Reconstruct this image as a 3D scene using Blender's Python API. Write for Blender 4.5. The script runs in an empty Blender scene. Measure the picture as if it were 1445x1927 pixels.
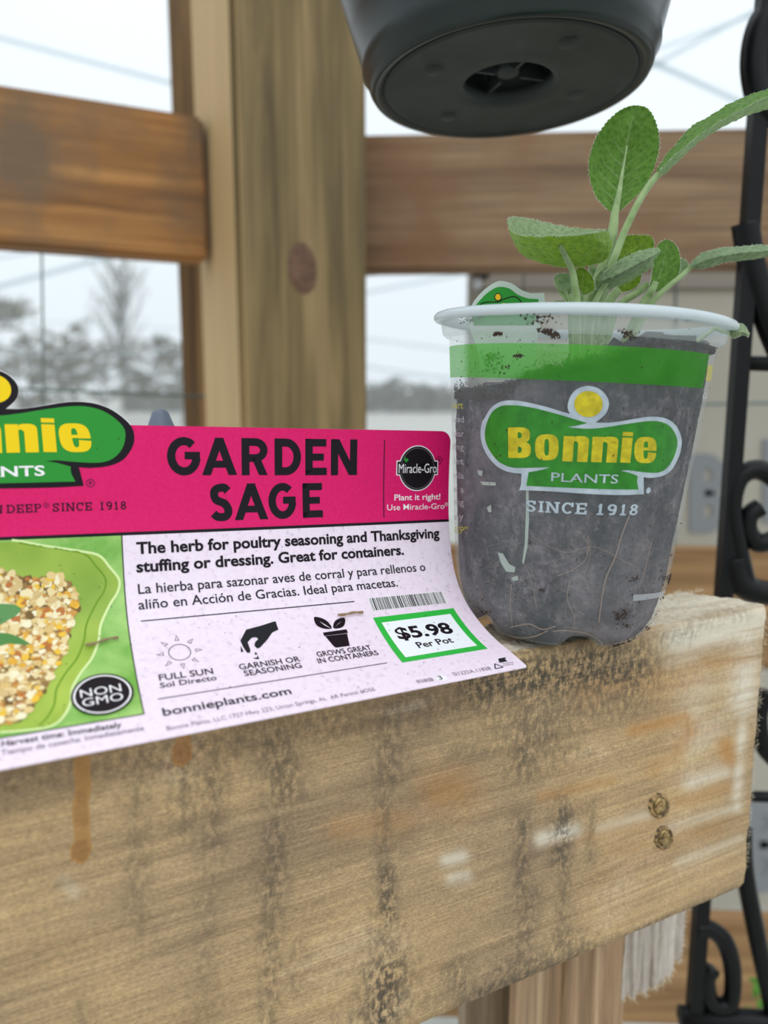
import bpy, bmesh, math, random
import numpy as np
from mathutils import Vector, Matrix, noise as mnoise
random.seed(7); rng = np.random.default_rng(7)
SC = bpy.context.scene; COL = SC.collection
PI = math.pi
# ------------------------------------------------------------------ camera (frame 1445 x 1927, focal 1450 px)
F, CX, CY = 1450.0, 722.5, 963.5
CAMH = .0965                                   # camera height above the beam's top face (z = 0)
PITCH = math.atan((963.5-733)/F); cP, sP = math.cos(PITCH), math.sin(PITCH)
cam = bpy.data.cameras.new('camera'); camo = bpy.data.objects.new('camera', cam); COL.objects.link(camo)
camo.location = (0, 0, CAMH); camo.rotation_euler = (PI/2-PITCH, 0, 0)
cam.sensor_fit = 'VERTICAL'; cam.sensor_height = 36; cam.sensor_width = 27; cam.lens = F/1927*36
cam.clip_start = .01; cam.clip_end = 500
cam.dof.use_dof = True; cam.dof.focus_distance = .285; cam.dof.aperture_fstop = 7.0
SC.camera = camo
# ------------------------------------------------------------------ overcast sky
w = bpy.data.worlds.new('overcast_sky'); SC.world = w; w.use_nodes = True
nt = w.node_tree; nt.nodes.clear()
def N_(nt, t, **k):
    n = nt.nodes.new(t)
    for a, b in k.items():
        if a in n.inputs.keys(): n.inputs[a].default_value = b
        else: setattr(n, a, b)
    return n
tc = N_(nt, 'ShaderNodeTexCoord'); sx = N_(nt, 'ShaderNodeSeparateXYZ'); nt.links.new(tc.outputs['Generated'], sx.inputs[0])
ns = N_(nt, 'ShaderNodeTexNoise', Scale=2.2, Detail=4.0); nt.links.new(tc.outputs['Generated'], ns.inputs['Vector'])
mp = N_(nt, 'ShaderNodeMapRange'); nt.links.new(sx.outputs['Z'], mp.inputs[0])
mp.inputs[1].default_value = 0; mp.inputs[2].default_value = 1; mp.inputs[3].default_value = .99; mp.inputs[4].default_value = 1.5
mr = N_(nt, 'ShaderNodeMapRange'); nt.links.new(ns.outputs['Fac'], mr.inputs[0]); mr.inputs[3].default_value = .90; mr.inputs[4].default_value = 1.1
mu = N_(nt, 'ShaderNodeMath', operation='MULTIPLY'); nt.links.new(mp.outputs[0], mu.inputs[0]); nt.links.new(mr.outputs[0], mu.inputs[1])
bg = N_(nt, 'ShaderNodeBackground'); bg.inputs[0].default_value = (.86, .945, 1.0, 1); nt.links.new(mu.outputs[0], bg.inputs[1])
wo = N_(nt, 'ShaderNodeOutputWorld'); nt.links.new(bg.outputs[0], wo.inputs[0])
vs = SC.view_settings; vs.view_transform = 'Standard'; vs.look = 'None'; vs.gamma = 1; vs.exposure = 0.0; vs.use_curve_mapping = False
sun = bpy.data.lights.new('veiled_sun', 'SUN'); sun.energy = .5; sun.angle = math.radians(50); sun.color = (1, .97, .93)
suno = bpy.data.objects.new('veiled_sun', sun); COL.objects.link(suno)
suno.rotation_euler = Vector((-.25, .75, -1.0)).to_track_quat('-Z', 'Y').to_euler()
SC.cycles.transparent_max_bounces = 24; SC.cycles.max_bounces = 10; SC.cycles.sample_clamp_indirect = 6

# ------------------------------------------------------------------ picture measurement -> world point
def ray(x, y):
    a = (x-CX)/F; b = -(y-CY)/F
    return np.array([a, cP+b*sP, -sP+b*cP])
def at(x, y, D):                               # the point seen at pixel x, y standing D metres out along +Y
    r = ray(x, y); return np.array([0, 0, CAMH])+r*(D/r[1])
def proj(p):
    p = np.asarray(p, float); X = p[..., 0]; Y = p[..., 1]; Z = p[..., 2]-CAMH
    fw = Y*cP-Z*sP; up = Y*sP+Z*cP
    return np.stack([CX+F*X/fw, CY-F*up/fw], -1)
def onplane(x, y, p0, n):
    d = ray(x, y); O = np.array([0, 0, CAMH]); return O+d*(np.dot(np.array(p0)-O, n)/np.dot(d, n))

# ------------------------------------------------------------------ materials
def lin(c):
    c = [v/255 for v in c]; return tuple((v/12.92 if v <= .04045 else ((v+.055)/1.055)**2.4) for v in c)+(1,)
class M:
    def __init__(s, name):
        s.m = bpy.data.materials.new(name); s.m.use_nodes = True; s.t = s.m.node_tree
        s.b = s.t.nodes['Principled BSDF']; s.out = s.t.nodes['Material Output']
    def n(s, t, **k): return N_(s.t, t, **k)
    def l(s, a, b): s.t.links.new(a, b)
    def coord(s, scale=(1, 1, 1), kind='Object', rot=(0, 0, 0)):
        c = s.n('ShaderNodeTexCoord'); m = s.n('ShaderNodeMapping'); m.inputs['Scale'].default_value = scale; m.inputs['Rotation'].default_value = rot
        s.l(c.outputs[kind], m.inputs[0]); return m.outputs[0]
    def noise(s, v, scale, detail=4, rough=.55, dist=0):
        n = s.n('ShaderNodeTexNoise'); n.inputs['Scale'].default_value = scale; n.inputs['Detail'].default_value = detail
        n.inputs['Roughness'].default_value = rough; n.inputs['Distortion'].default_value = dist
        if v is not None: s.l(v, n.inputs['Vector'])
        return n.outputs['Fac']
    def ramp(s, f, stops):
        r = s.n('ShaderNodeValToRGB'); e = r.color_ramp.elements
        while len(e) < len(stops): e.new(.5)
        for i, (p, c) in enumerate(stops):
            e[i].position = p; e[i].color = c if len(c) == 4 else lin(c)
        s.l(f, r.inputs[0]); return r.outputs[0]
    def mix(s, f, a, b, mode='MIX'):
        m = s.n('ShaderNodeMix'); m.data_type = 'RGBA'; m.blend_type = mode
        for v, i in ((f, 0), (a, 6), (b, 7)):
            if isinstance(v, (int, float)): m.inputs[i].default_value = v
            elif isinstance(v, tuple): m.inputs[i].default_value = v
            else: s.l(v, m.inputs[i])
        return m.outputs[2]
    def math(s, op, a, b=None, clamp=False):
        m = s.n('ShaderNodeMath'); m.operation = op; m.use_clamp = clamp
        for v, i in ((a, 0), (b, 1)):
            if v is None: continue
            if isinstance(v, (int, float)): m.inputs[i].default_value = v
            else: s.l(v, m.inputs[i])
        return m.outputs[0]
    def attr(s, name):
        a = s.n('ShaderNodeAttribute'); a.attribute_name = name; return a
    def bump(s, h, strength=.3, dist=.001, prev=None):
        b = s.n('ShaderNodeBump'); b.inputs['Strength'].default_value = strength; b.inputs['Distance'].default_value = dist
        s.l(h, b.inputs['Height'])
        if prev is not None: s.l(prev, b.inputs['Normal'])
        s.l(b.outputs[0], s.b.inputs['Normal']); return b.outputs[0]
    def col(s, c):
        if isinstance(c, tuple): s.b.inputs['Base Color'].default_value = c
        else: s.l(c, s.b.inputs['Base Color'])
    def set(s, **k):
        for a, b in k.items(): s.b.inputs[a.replace('_', ' ')].default_value = b
        return s
    def see_through(s, fac, translucent=None, tcol=None):     # fac: share of light that passes straight
        sh = s.b.outputs[0]
        if translucent:
            t = s.n('ShaderNodeBsdfTranslucent')
            if tcol is None: t.inputs[0].default_value = s.b.inputs['Base Color'].default_value
            elif isinstance(tcol, tuple): t.inputs[0].default_value = tcol
            else: s.l(tcol, t.inputs[0])
            mx = s.n('ShaderNodeMixShader'); mx.inputs[0].default_value = translucent; s.l(sh, mx.inputs[1]); s.l(t.outputs[0], mx.inputs[2]); sh = mx.outputs[0]
        if fac is not None:
            tr = s.n('ShaderNodeBsdfTransparent'); mx = s.n('ShaderNodeMixShader')
            if isinstance(fac, (int, float)): mx.inputs[0].default_value = fac
            else: s.l(fac, mx.inputs[0])
            s.l(sh, mx.inputs[1]); s.l(tr.outputs[0], mx.inputs[2]); sh = mx.outputs[0]
        s.l(sh, s.out.inputs[0]); return s
def plain(name, c, rough=.5, **k):
    m = M(name); m.col(lin(c)); m.set(Roughness=rough, **k); return m.m
def grained(name, c1, c2, c3, axis=0, rough=.75, s=1.0, bump=.25, blotch=None, bs=4):
    m = M(name); sc = [26, 26, 26]; sc[axis] = 1.1; sc = tuple(v*s for v in sc)
    v = m.coord(sc); f = m.noise(v, 1.6, 6, .6, .6)
    sc2 = [150, 150, 150]; sc2[axis] = 5; v2 = m.coord(tuple(q*s for q in sc2)); f2 = m.noise(v2, 1, 4, .6)
    c = m.ramp(f, [(.3, c1), (.5, c2), (.68, c3)])
    c = m.mix(.5, c, m.ramp(f2, [(.3, (142, 134, 126)), (.7, (228, 224, 216))]), 'OVERLAY')
    if blotch:
        f3 = m.noise(m.coord((1, 1, 1)), bs, 4, .6); g = m.ramp(f3, [(.45, (0, 0, 0)), (.68, (255, 255, 255))])
        c = m.mix(g, c, lin(blotch))
    m.col(c); m.set(Roughness=rough); m.bump(m.math('ADD', f, f2), bump, .002); return m.m

# ------------------------------------------------------------------ object helpers
def tag(o, label=None, cat=None, group=None, kind=None):
    if label: o['label'] = label
    if cat: o['category'] = cat
    if group: o['group'] = group
    if kind: o['kind'] = kind
    return o
def empty(name, loc, label, cat, group=None, kind=None):
    o = bpy.data.objects.new(name, None); COL.objects.link(o); o.location = tuple(loc); o.empty_display_size = .01
    return tag(o, label, cat, group, kind)
def link(name, me, mat=None, parent=None, smooth=False):
    o = bpy.data.objects.new(name, me); COL.objects.link(o)
    if mat is not None: me.materials.append(mat)
    if smooth: me.polygons.foreach_set('use_smooth', [True]*len(me.polygons))
    if parent is not None:
        o.parent = parent; o.matrix_parent_inverse = parent.matrix_basis.inverted()   # keeps world coordinates
    return o
def mesh(name, verts, faces, mat=None, parent=None, smooth=False):
    me = bpy.data.meshes.new(name); me.from_pydata([tuple(map(float, v)) for v in verts], [], [tuple(map(int, f)) for f in faces]); me.update()
    return link(name, me, mat, parent, smooth)
def bmobj(name, bm, mat=None, parent=None, smooth=False, M4=None):
    if M4 is not None: bm.transform(M4)
    bmesh.ops.recalc_face_normals(bm, faces=bm.faces)
    me = bpy.data.meshes.new(name); bm.to_mesh(me); bm.free(); return link(name, me, mat, parent, smooth)
def grid_faces(nu, nv, wrap=False):
    f = []
    for i in range(nu if wrap else nu-1):
        for j in range(nv-1):
            a = i*nv+j; b = ((i+1) % nu)*nv+j; f.append((a, b, b+1, a+1))
    return f
def tube_mesh(pts, rad, seg=8, flat=None, caps=True):
    pts = [Vector(p) for p in pts]; n = len(pts); rad = [rad]*n if not hasattr(rad, '__len__') else rad
    V, Fc = [], []; up = Vector((0, 0, 1)); prev = None
    for i, p in enumerate(pts):
        t = (pts[min(i+1, n-1)]-pts[max(i-1, 0)]).normalized()
        if prev is None:
            a = t.cross(up); a = t.cross(Vector((1, 0, 0))) if a.length < .1 else a
            a.normalize()
        else:
            a = prev-t*prev.dot(t); a.normalize()
        prev = a; b = t.cross(a)
        for k in range(seg):
            an = 2*PI*k/seg+PI/seg
            V.append(p+(a*math.cos(an)*(flat[0] if flat else 1)+b*math.sin(an)*(flat[1] if flat else 1))*rad[i])
    for i in range(n-1):
        for k in range(seg):
            k2 = (k+1) % seg; Fc.append((i*seg+k, i*seg+k2, (i+1)*seg+k2, (i+1)*seg+k))
    if caps: Fc.append(tuple(range(seg))[::-1]); Fc.append(tuple((n-1)*seg+k for k in range(seg)))
    return V, Fc
def tube(name, pts, rad, mat, parent=None, seg=8, flat=None, smooth=True):
    V, Fc = tube_mesh(pts, rad, seg, flat); o = mesh(name, V, Fc, mat, parent, smooth and seg > 4); return o
def merge(parts):
    V, Fc = [], []
    for v, f in parts:
        o = len(V); V += list(v); Fc += [tuple(i+o for i in q) for q in f]
    return V, Fc
def catmull(P, n=8, closed=False):
    P = [np.array(p, float) for p in P]; out = []; m = len(P)
    for i in range(m if closed else m-1):
        g = (lambda k: P[k % m]) if closed else (lambda k: P[max(0, min(m-1, k))])
        a, b, c, d = g(i-1), g(i), g(i+1), g(i+2)
        for k in range(n):
            t = k/n; out.append(.5*((2*b)+(-a+c)*t+(2*a-5*b+4*c-d)*t*t+(-a+3*b-3*c+d)*t**3))
    if not closed: out.append(P[-1])
    return np.array(out)
def board(name, a, b, height, thick, mat, parent=None, bev=.003, top=None, wob=0, **t):
    """a board whose front face's top edge runs a -> b (same z); body goes back and down. Local X is its length."""
    a = Vector(a); b = Vector(b); L = (b-a).length; d = (b-a).normalized(); back = Vector((-d.y, d.x, 0))
    bm = bmesh.new(); bmesh.ops.create_cube(bm, size=1)
    for v in bm.verts: v.co = Vector((v.co.x*L, v.co.y*thick, v.co.z*height))
    bmesh.ops.bevel(bm, geom=bm.edges[:], offset=bev, segments=2, affect='EDGES')
    o = bmobj(name, bm, mat)
    o.matrix_world = Matrix.Translation((a+b)/2+back*thick/2+Vector((0, 0, -height/2))) @ Matrix(((d.x, back.x, 0), (d.y, back.y, 0), (0, 0, 1))).to_4x4()
    if parent is not None:
        mw = o.matrix_world.copy(); o.parent = parent; o.matrix_parent_inverse = parent.matrix_basis.inverted(); o.matrix_basis = mw
    return o
def boxobj(name, lo, hi, mat, parent=None, bev=.002, **k):
    return board(name, (lo[0], lo[1], hi[2]), (hi[0], lo[1], hi[2]), hi[2]-lo[2], hi[1]-lo[1], mat, parent, bev)

# ================================================================== SETTING
m = M('ground_gravel'); f = m.noise(m.coord((1, 1, 1)), 9, 6, .7); m.col(m.ramp(f, [(.3, (148, 147, 140)), (.7, (190, 188, 180))])); m.set(Roughness=.9)
gm = m.m
G = bpy.data.meshes.new('floor'); Z0 = -.95
gv = [(x, y, Z0) for x in (-60, -4, 4, 60) for y in (-30, -3, 6, 120)]
floor = mesh('floor', gv, grid_faces(4, 4), gm); tag(floor, 'pale grey gravel ground and field beyond the fence', 'ground', kind='structure')

# translucent greenhouse film wall and its seams, far behind the fence
film = M('greenhouse_film'); film.col((.9, .93, .95, 1)); film.set(Roughness=.4); film.see_through(.8, .9, (.97, .98, 1, 1))
fw = mesh('wall_back', [(-9, 6.5, Z0), (9, 6.5, Z0), (9, 6.5, 5.2), (-9, 6.5, 5.2)], [(0, 1, 2, 3)], film.m)
tag(fw, 'hazy translucent plastic film wall of the greenhouse behind the fence', 'film wall', kind='structure')
seam = M('film_seam'); seam.col((.7, .76, .79, 1)); seam.set(Roughness=.6); seam.see_through(.42, .6, (.66, .74, .78, 1))
wall_t = fw
def strip(p, q, wpx, D=6.3):
    a = at(*p, D); b = at(*q, D); r = wpx/F*D/2
    tube('film_seam', [a, (a+b)/2, b], r, seam.m, fw, 6, (1, .25))
for p, q, wd in [((-120, 40), (380, 172), 20), ((1180, 150), (1480, -12), 22), ((1180, 112), (1440, 20), 14), ((1195, 102), (1480, 232), 20),
                 ((-60, 600), (420, 622), 8), ((-80, 560), (400, 432), 26), ((-60, 700), (1300, 712), 5),
                 ((640, 632), (900, 664), 16), ((640, 682), (900, 722), 18), ((640, 560), (900, 510), 22), ((-80, 500), (250, 440), 14), ((-60, 668), (400, 661), 8)]:
    strip(p, q, wd)

# trees beyond
bark = plain('tree_bark', (112, 108, 98), .9); twigm = plain('tree_twigs', (104, 98, 62), .9); twig2 = plain('tree_twigs_grey', (104, 104, 92), .9)
def tree(px, py_top, D, wpx, label, seed, conifer=.5, mt=None, bare=False):
    R = random.Random(seed); base = at(px, 770, D); base[2] = Z0; top = at(px, py_top, D)[2]; Hh = top-Z0; Wd = wpx/F*D/2
    t = empty('tree', base, label, 'tree', 'trees beyond the greenhouse film')
    parts = []
    tr = [Vector((0, 0, 0)), Vector((.05*Wd, 0, Hh*.3)), Vector((-.04*Wd, 0, Hh*.6)), Vector((0, 0, Hh))]
    tr = [Vector(base)+q for q in tr]
    tube('trunk', tr, [Hh*.022, Hh*.016, Hh*.011, Hh*.003], bark, t, 6)
    tw = []
    for i in range(46 if not bare else 60):
        h = R.uniform(.18, .95)*Hh; an = R.uniform(0, 2*PI); L = Wd*math.sqrt(max(.05, 1-((h/Hh-.55)/.5)**2))*R.uniform(.5, 1.05)*(.62 if bare else 1)
        p0 = Vector(base)+Vector((0, 0, h)); rise = R.uniform(.1, .5) if not bare else R.uniform(1.1, 2.0)
        p1 = p0+Vector((math.cos(an)*L*.5, math.sin(an)*L*.5, L*.5*rise)); p2 = p0+Vector((math.cos(an)*L, math.sin(an)*L, L*rise*1.0))
        parts.append(tube_mesh([p0, p1, p2], [Hh*.007, Hh*.004, Hh*.0015], 3, caps=False))
        for k in range(60 if not bare else 16):
            q = R.uniform(.25, 1); c = (p0.lerp(p1, q*2) if q < .5 else p1.lerp(p2, q*2-1))
            d = Vector((R.gauss(0, 1), R.gauss(0, 1), R.gauss(.3, 1))).normalized()*Wd*R.uniform(.08, .2)
            s = d.cross(Vector((R.random(), R.random(), R.random()))).normalized()*Hh*(.007 if not bare else .003)
            tw.append(([c-s, c+s, c+d], [(0, 1, 2)]))
    V, Fc = merge(parts); mesh('branches', V, Fc, bark, t)
    V, Fc = merge(tw); o = mesh('twigs', V, Fc, mt or twigm, t); o['kind'] = 'stuff'
tree(-40, 548, 19, 300, 'broad olive-brown tree at the far left behind the fence', 1)
tree(110, 640, 24, 150, 'low bushy tree behind the thin vertical fence wire', 12)
tree(140, 606, 32, 150, 'rounded bushy tree just right of the fence wire', 2)
tree(235, 500, 42, 220, 'tall bare tree rising above the others on the left', 3, bare=True, mt=twig2)
tree(290, 632, 26, 170, 'dense grey-green tree beside the narrow wooden post', 4)
tree(400, 655, 33, 150, 'bushy tree mostly hidden by the big wooden post', 5)
tree(730, 712, 34, 80, 'small dark round tree right of the big wooden post', 6, mt=twig2)
tree(802, 722, 34, 66, 'small dark tree at the left rim of the clear pot', 7, mt=twig2)
tree(58, 628, 21.5, 110, 'olive bushy tree just left of the thin vertical fence wire', 21)
tree(195, 652, 28.5, 130, 'low olive tree below the tall bare tree', 22)
tree(345, 640, 22.5, 90, 'brownish tree partly hidden by the narrow wooden post', 23)
hed = []
for k in range(4200):
    x = random.uniform(-12, 13); y = random.uniform(35.5, 36.2); z = Z0+random.uniform(0, 1.35)*random.uniform(.6, 1); s = random.uniform(.08, .2)
    hed.append(([(x-s, y, z), (x+s, y, z-s*.4), (x, y+.05, z+s)], [(0, 1, 2)]))
V, Fc = merge(hed); tag(mesh('hedge', V, Fc, twig2), 'dark low hedge line along the edge of the far field', 'hedge', kind='stuff')

# ------------------------------------------------------------------ timber fence: big post, narrow post, rails
wood_post = M('green_tinted_timber')
_m = wood_post; v = _m.coord((30, 30, 1.6)); f = _m.noise(v, 1.3, 6, .6, .8); v2 = _m.coord((160, 160, 6)); f2 = _m.noise(v2, 1, 4, .6)
c = _m.ramp(f, [(.3, (88, 72, 46)), (.48, (122, 104, 68)), (.66, (152, 128, 90))])
f3 = _m.noise(_m.coord((3, 3, 2.2)), 2.1, 3, .5)
c = _m.mix(_m.ramp(f3, [(.42, (0, 0, 0)), (.62, (200, 200, 200))]), c, _m.mix(.5, c, lin((84, 76, 46)), 'MIX'))
c = _m.mix(.45, c, _m.ramp(f2, [(.3, (146, 138, 130)), (.7, (222, 216, 206))]), 'OVERLAY')
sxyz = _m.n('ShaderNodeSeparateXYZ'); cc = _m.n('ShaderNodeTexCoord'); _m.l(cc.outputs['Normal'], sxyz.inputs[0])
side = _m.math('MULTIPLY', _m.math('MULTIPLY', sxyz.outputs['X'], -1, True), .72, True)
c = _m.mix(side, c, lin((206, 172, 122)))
_m.col(c); _m.set(Roughness=.75); _m.bump(f, .3, .003)
postD = .75; ed = np.array([.89, .455, 0]); en = np.array([-.455, .89, 0])
pc = at(455, 770, postD); pc[2] = 0
pw = .1365; pd = .146
fence = empty('timber_fence', (pc[0], pc[1], Z0), 'weathered timber fence with big square post and broad rails behind the pot', 'fence')
pa = Vector((pc[0], pc[1], .62)); pb = pa+Vector(tuple(ed*pw))
o = board('post', pa, pb, .62-Z0, pd, wood_post.m, fence, .006); o['label'] = 'big square post with an oval knot'
# the knot: a raised, tilted oval of darker wood on the post's front face
knot = M('knot_wood'); f = knot.noise(knot.coord((1, 1, 1)), 90, 3, .6, 1.5); knot.col(knot.ramp(f, [(.35, (84, 58, 42)), (.65, (116, 84, 62))])); knot.set(Roughness=.7)
kn = np.array([ed[1], -ed[0], 0])
def oval(name, cpx, rx, ry, p0, n, mat, parent, tilt=0, th=.001, rings=((1, .0), (.8, 1), (.45, .6), (0, .3))):
    cx, cy = cpx; V = []; Fc = []; seg = 26
    for s, hgt in rings[:-1]:
        for k in range(seg):
            a = 2*PI*k/seg; ex = rx*s*math.cos(a); ey = ry*s*math.sin(a); x = ex*math.cos(tilt)-ey*math.sin(tilt); y = ex*math.sin(tilt)+ey*math.cos(tilt)
            V.append(onplane(cx+x, cy+y, p0, n)+n*(th*hgt))
    V.append(onplane(cx, cy, p0, n)+n*(th*rings[-1][1]))
    for r in range(len(rings)-2):
        for k in range(seg): k2 = (k+1) % seg; Fc.append((r*seg+k, r*seg+k2, (r+1)*seg+k2, (r+1)*seg+k))
    r = len(rings)-2
    for k in range(seg): Fc.append((r*seg+k, r*seg+(k+1) % seg, len(V)-1))
    return mesh(name, V, Fc, mat, parent, True)
oval('knot', (569, 505), 27, 50, pc, kn, knot.m, fence, -.12, .0012)
narrow = grained('narrow_post_wood', (88, 66, 44), (128, 98, 62), (160, 124, 84), axis=2)
a = at(345, 770, 1.0); b = at(420, 770, 1.0)
o = board('post', (a[0], a[1], .75), (b[0], b[1], .75), .75-Z0, .09, narrow, fence); o['label'] = 'narrow post just left of the big one'
railm = grained('orange_brown_rail_wood', (118, 78, 40), (160, 112, 62), (188, 140, 84), axis=0, blotch=(118, 94, 70), bs=9, bump=.3)
rail2m = grained('grey_brown_rail_wood', (104, 80, 58), (136, 110, 84), (158, 132, 104), axis=0, blotch=(124, 88, 58), bs=5)
def rail(pl, Dl, pr, Dr, hgt, mat, lab, thick=.038):
    a = at(*pl, Dl); b = at(*pr, Dr); z = (a[2]+b[2])/2; a[2] = b[2] = z
    o = board('rail', a, b, hgt, thick, mat, fence, .004); o['label'] = lab; return o, a, b
a = at(-2, 155, .74); b = at(384, 221, .823)
d = (b-a)/np.linalg.norm((b-a)[:2]); a2 = a-d*.5
z = (a[2]+b[2])/2; tilt_mat = None
o = board('rail', (a2[0], a2[1], z), (b[0], b[1], z), .139, .038, railm, fence, .004); o['label'] = 'orange-brown rail on the left of the post'
o, ra, rb = rail((660, 262), .868, (1400, 231), .845, .139, rail2m, 'upper greyish brown rail behind the plant')
a = at(660, 262, .868); b = at(1400, 231, .845); dd = (b-a)/(b-a)[0]; b2 = a+dd*1.1
o.parent = None; bpy.data.objects.remove(o)
o = board('rail', (a[0], a[1], (a[2]+b[2])/2), (b2[0], b2[1], (a[2]+b[2])/2), .139, .038, rail2m, fence, .004); o['label'] = 'upper greyish brown rail behind the plant'
lowm = grained('lower_rail_wood', (112, 82, 52), (146, 112, 74), (168, 134, 94), axis=0)
for yy, lab in ((1035, 'lower brown rail seen right of the pot'), (1738, 'lowest brown rail near the ground')):
    a = at(640, yy, .868); b = at(1500, yy, .845); z = (a[2]+b[2])/2; b = a+(b-a)*1.25
    o = board('rail', (a[0], a[1], z), (b[0], b[1], z), .139, .038, lowm, fence, .004); o['label'] = lab
# welded wire mesh behind the rails
wirem = plain('green_coated_wire', (92, 112, 106), .45)
wf = empty('wire_fence', at(82, 770, .93), 'thin green wire mesh panel behind the timber rails', 'wire fence')
def wire(p, Dp, q, Dq, r=.0012): tube('wire', [at(*p, Dp), at(*q, Dq)], r, wirem, wf, 6)
wire((78, 455), .85, (92, 1400), .85); wire((-300, 425), .78, (400, 492), .93); wire((-300, 718), .78, (430, 748), .93, .0014)
wire((-230, 700), .8, (-228, 1400), .8)
wire((650, 520), .93, (930, 500), .92, .0016); wire((930, 502), .92, (1600, 484), .89, .0012); wire((1271, 480), .9, (1268, 1100), .9, .0016); wire((1120, 764), .9, (1600, 756), .88, .0016)
wire((985, 480), .915, (985, 1100), .915)
wire((1200, 1782), .88, (1600, 1776), .87, .0016)

# ------------------------------------------------------------------ pale sign panel with big grey letters behind the right rail
panm = M('sign_panel_paint'); f = panm.noise(panm.coord((1, 1, 1)), 3, 3); panm.col(panm.ramp(f, [(.3, (176, 170, 156)), (.7, (192, 187, 174))])); panm.set(Roughness=.6)
PD = 1.12
pt = empty('sign_panel', at(1250, 900, PD), 'pale beige sign panel with big blurred grey letters behind the rail', 'sign')
a = at(905, 400, PD); b = at(1700, 400, PD); zb = at(1300, 1712, PD)[2]
boxobj('panel', (a[0], PD, zb), (b[0], PD+.02, a[2]), panm.m, pt)
frm = plain('grey_brown_frame', (134, 128, 118), .7)
c = at(885, 400, PD); boxobj('frame', (c[0], PD-.01, zb), (a[0]-.0005, PD+.03, a[2]), frm, pt)
topm = plain('grey_header', (150, 142, 132), .7)
c2 = at(905, 545, PD); boxobj('header', (a[0]+.0005, PD-.006, c2[2]), (b[0], PD-.0006, a[2]-.001), topm, pt)
letm = plain('grey_sign_letter', (142, 145, 148), .6)
def flatpoly(name, polys, D, mat, parent, th=.003, y=None):
    bm = bmesh.new()
    for P in polys:
        vv = [bm.verts.new(at(*p, D)) for p in P]; f = bm.faces.new(vv)
    bm.normal_update(); ext = bmesh.ops.extrude_face_region(bm, geom=bm.faces[:]); 
    for g in ext['geom']:
        if isinstance(g, bmesh.types.BMVert): g.co.y += th
    bm.normal_update(); bmesh.ops.triangulate(bm, faces=bm.faces, ngon_method='EAR_CLIP'); return bmobj(name, bm, mat, parent)
def arcpoly(cx, cy, ro, ri, a0, a1, n=20, sy=1.0):
    A = np.radians(np.linspace(a0, a1, n))
    return [(cx+ro*math.cos(t), cy-ro*sy*math.sin(t)) for t in A]+[(cx+ri*math.cos(t), cy-ri*sy*math.sin(t)) for t in A[::-1]]
def letterB(x, y, s, nm):
    flatpoly(nm, [[(x-.5*s, y-s), (x-.12*s, y-s), (x-.12*s, y+s), (x-.5*s, y+s)], arcpoly(x-.12*s, y-.46*s, .55*s, .2*s, 90, -90), arcpoly(x-.12*s, y+.46*s, .55*s, .2*s, 90, -90)], PD-.0035, letm, pt)
letterB(1335, 928, 74, 'letter'); letterB(1475, 905, 78, 'letter'); letterB(1440, 1590, 90, 'letter')
flatpoly('printed_band', [[(1380, 1536), (1640, 1536), (1640, 1660), (1380, 1660)]], PD-.0012, letm, pt, .001)

# white insulator button on the frame by the rail
ins = empty('wire_clip', at(898, 530, .9), 'small white round clip under the rail left of the tag', 'clip')
whp = plain('clip_white', (206, 206, 214), .3); dkp = plain('clip_dark', (52, 54, 52), .5)
def ball(name, c, r, mat, parent, sc=(1, 1, 1), sub=2):
    bm = bmesh.new(); bmesh.ops.create_icosphere(bm, subdivisions=sub, radius=r)
    for v in bm.verts: v.co = Vector((v.co.x*sc[0], v.co.y*sc[1], v.co.z*sc[2]))
    return bmobj(name, bm, mat, parent, True, Matrix.Translation(Vector(c)))
ball('knob', at(898, 532, .89), .0055, whp, ins, (1, .7, 1.35)); ball('mount', at(905, 515, .9), .011, dkp, ins, (1, .6, .8))

# ------------------------------------------------------------------ wrought iron trellis, black
iron = M('black_iron'); f = iron.noise(iron.coord((1, 1, 1)), 60, 4); iron.b.inputs['Specular IOR Level'].default_value = .25; iron.col(lin((9, 10, 12))); iron.set(Roughness=.4, Metallic=.0); iron.bump(f, .15, .001)
TD = .47
tre = empty('iron_trellis', at(1372, 900, TD), 'black wrought iron trellis with scrolls at the right edge', 'trellis')
def ip(P, D=TD, dz=0): return [Vector(at(x, y, D)) for x, y in P]
xa = at(1416, 350, TD)
tube('bar', [Vector((xa[0], TD, .5)), Vector((xa[0], TD, Z0))], .0062, iron.m, tre, 4, smooth=False)
def flatbar(P, name='scroll', r=.006, D=TD, n=10):
    tube(name, [Vector(at(x, y, D)) for x, y in catmull(P, n)], r, iron.m, tre, 6, (1, 1.0))
flatbar([(1405, 1100), (1385, 1010), (1378, 950), (1392, 900), (1425, 884), (1462, 905), (1478, 950), (1465, 1005), (1430, 1022), (1408, 1000), (1410, 970), (1430, 955)], r=.0062)
flatbar([(1402, 420), (1415, 500), (1432, 560), (1452, 620), (1490, 700), (1540, 760)], 'curved_bar', .0085)
flatbar([(1460, 225), (1430, 190), (1418, 120), (1432, 50), (1470, 10), (1520, 40), (1530, 120), (1500, 180)], r=.008)
flatbar([(1378, 1050), (1388, 1090), (1420, 1112), (1480, 1120)], r=.008)
flatbar([(1395, 683), (1600, 690)], 'cross_bar', .0045, n=2); flatbar([(1350, 1497), (1650, 1505)], 'cross_bar', .004, n=2)
flatbar([(1398, 1560), (1402, 1640), (1424, 1760), (1450, 1880), (1470, 1990)], 'curved_bar', .0062)
flatbar([(1310, 1745), (1330, 1745), (1362, 1770), (1378, 1820), (1376, 1880), (1356, 1893), (1335, 1880), (1330, 1840), (1340, 1822)], r=.0062)
flatbar([(1280, 1912), (1640, 1932)], 'cross_bar', .0075, n=2)
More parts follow.
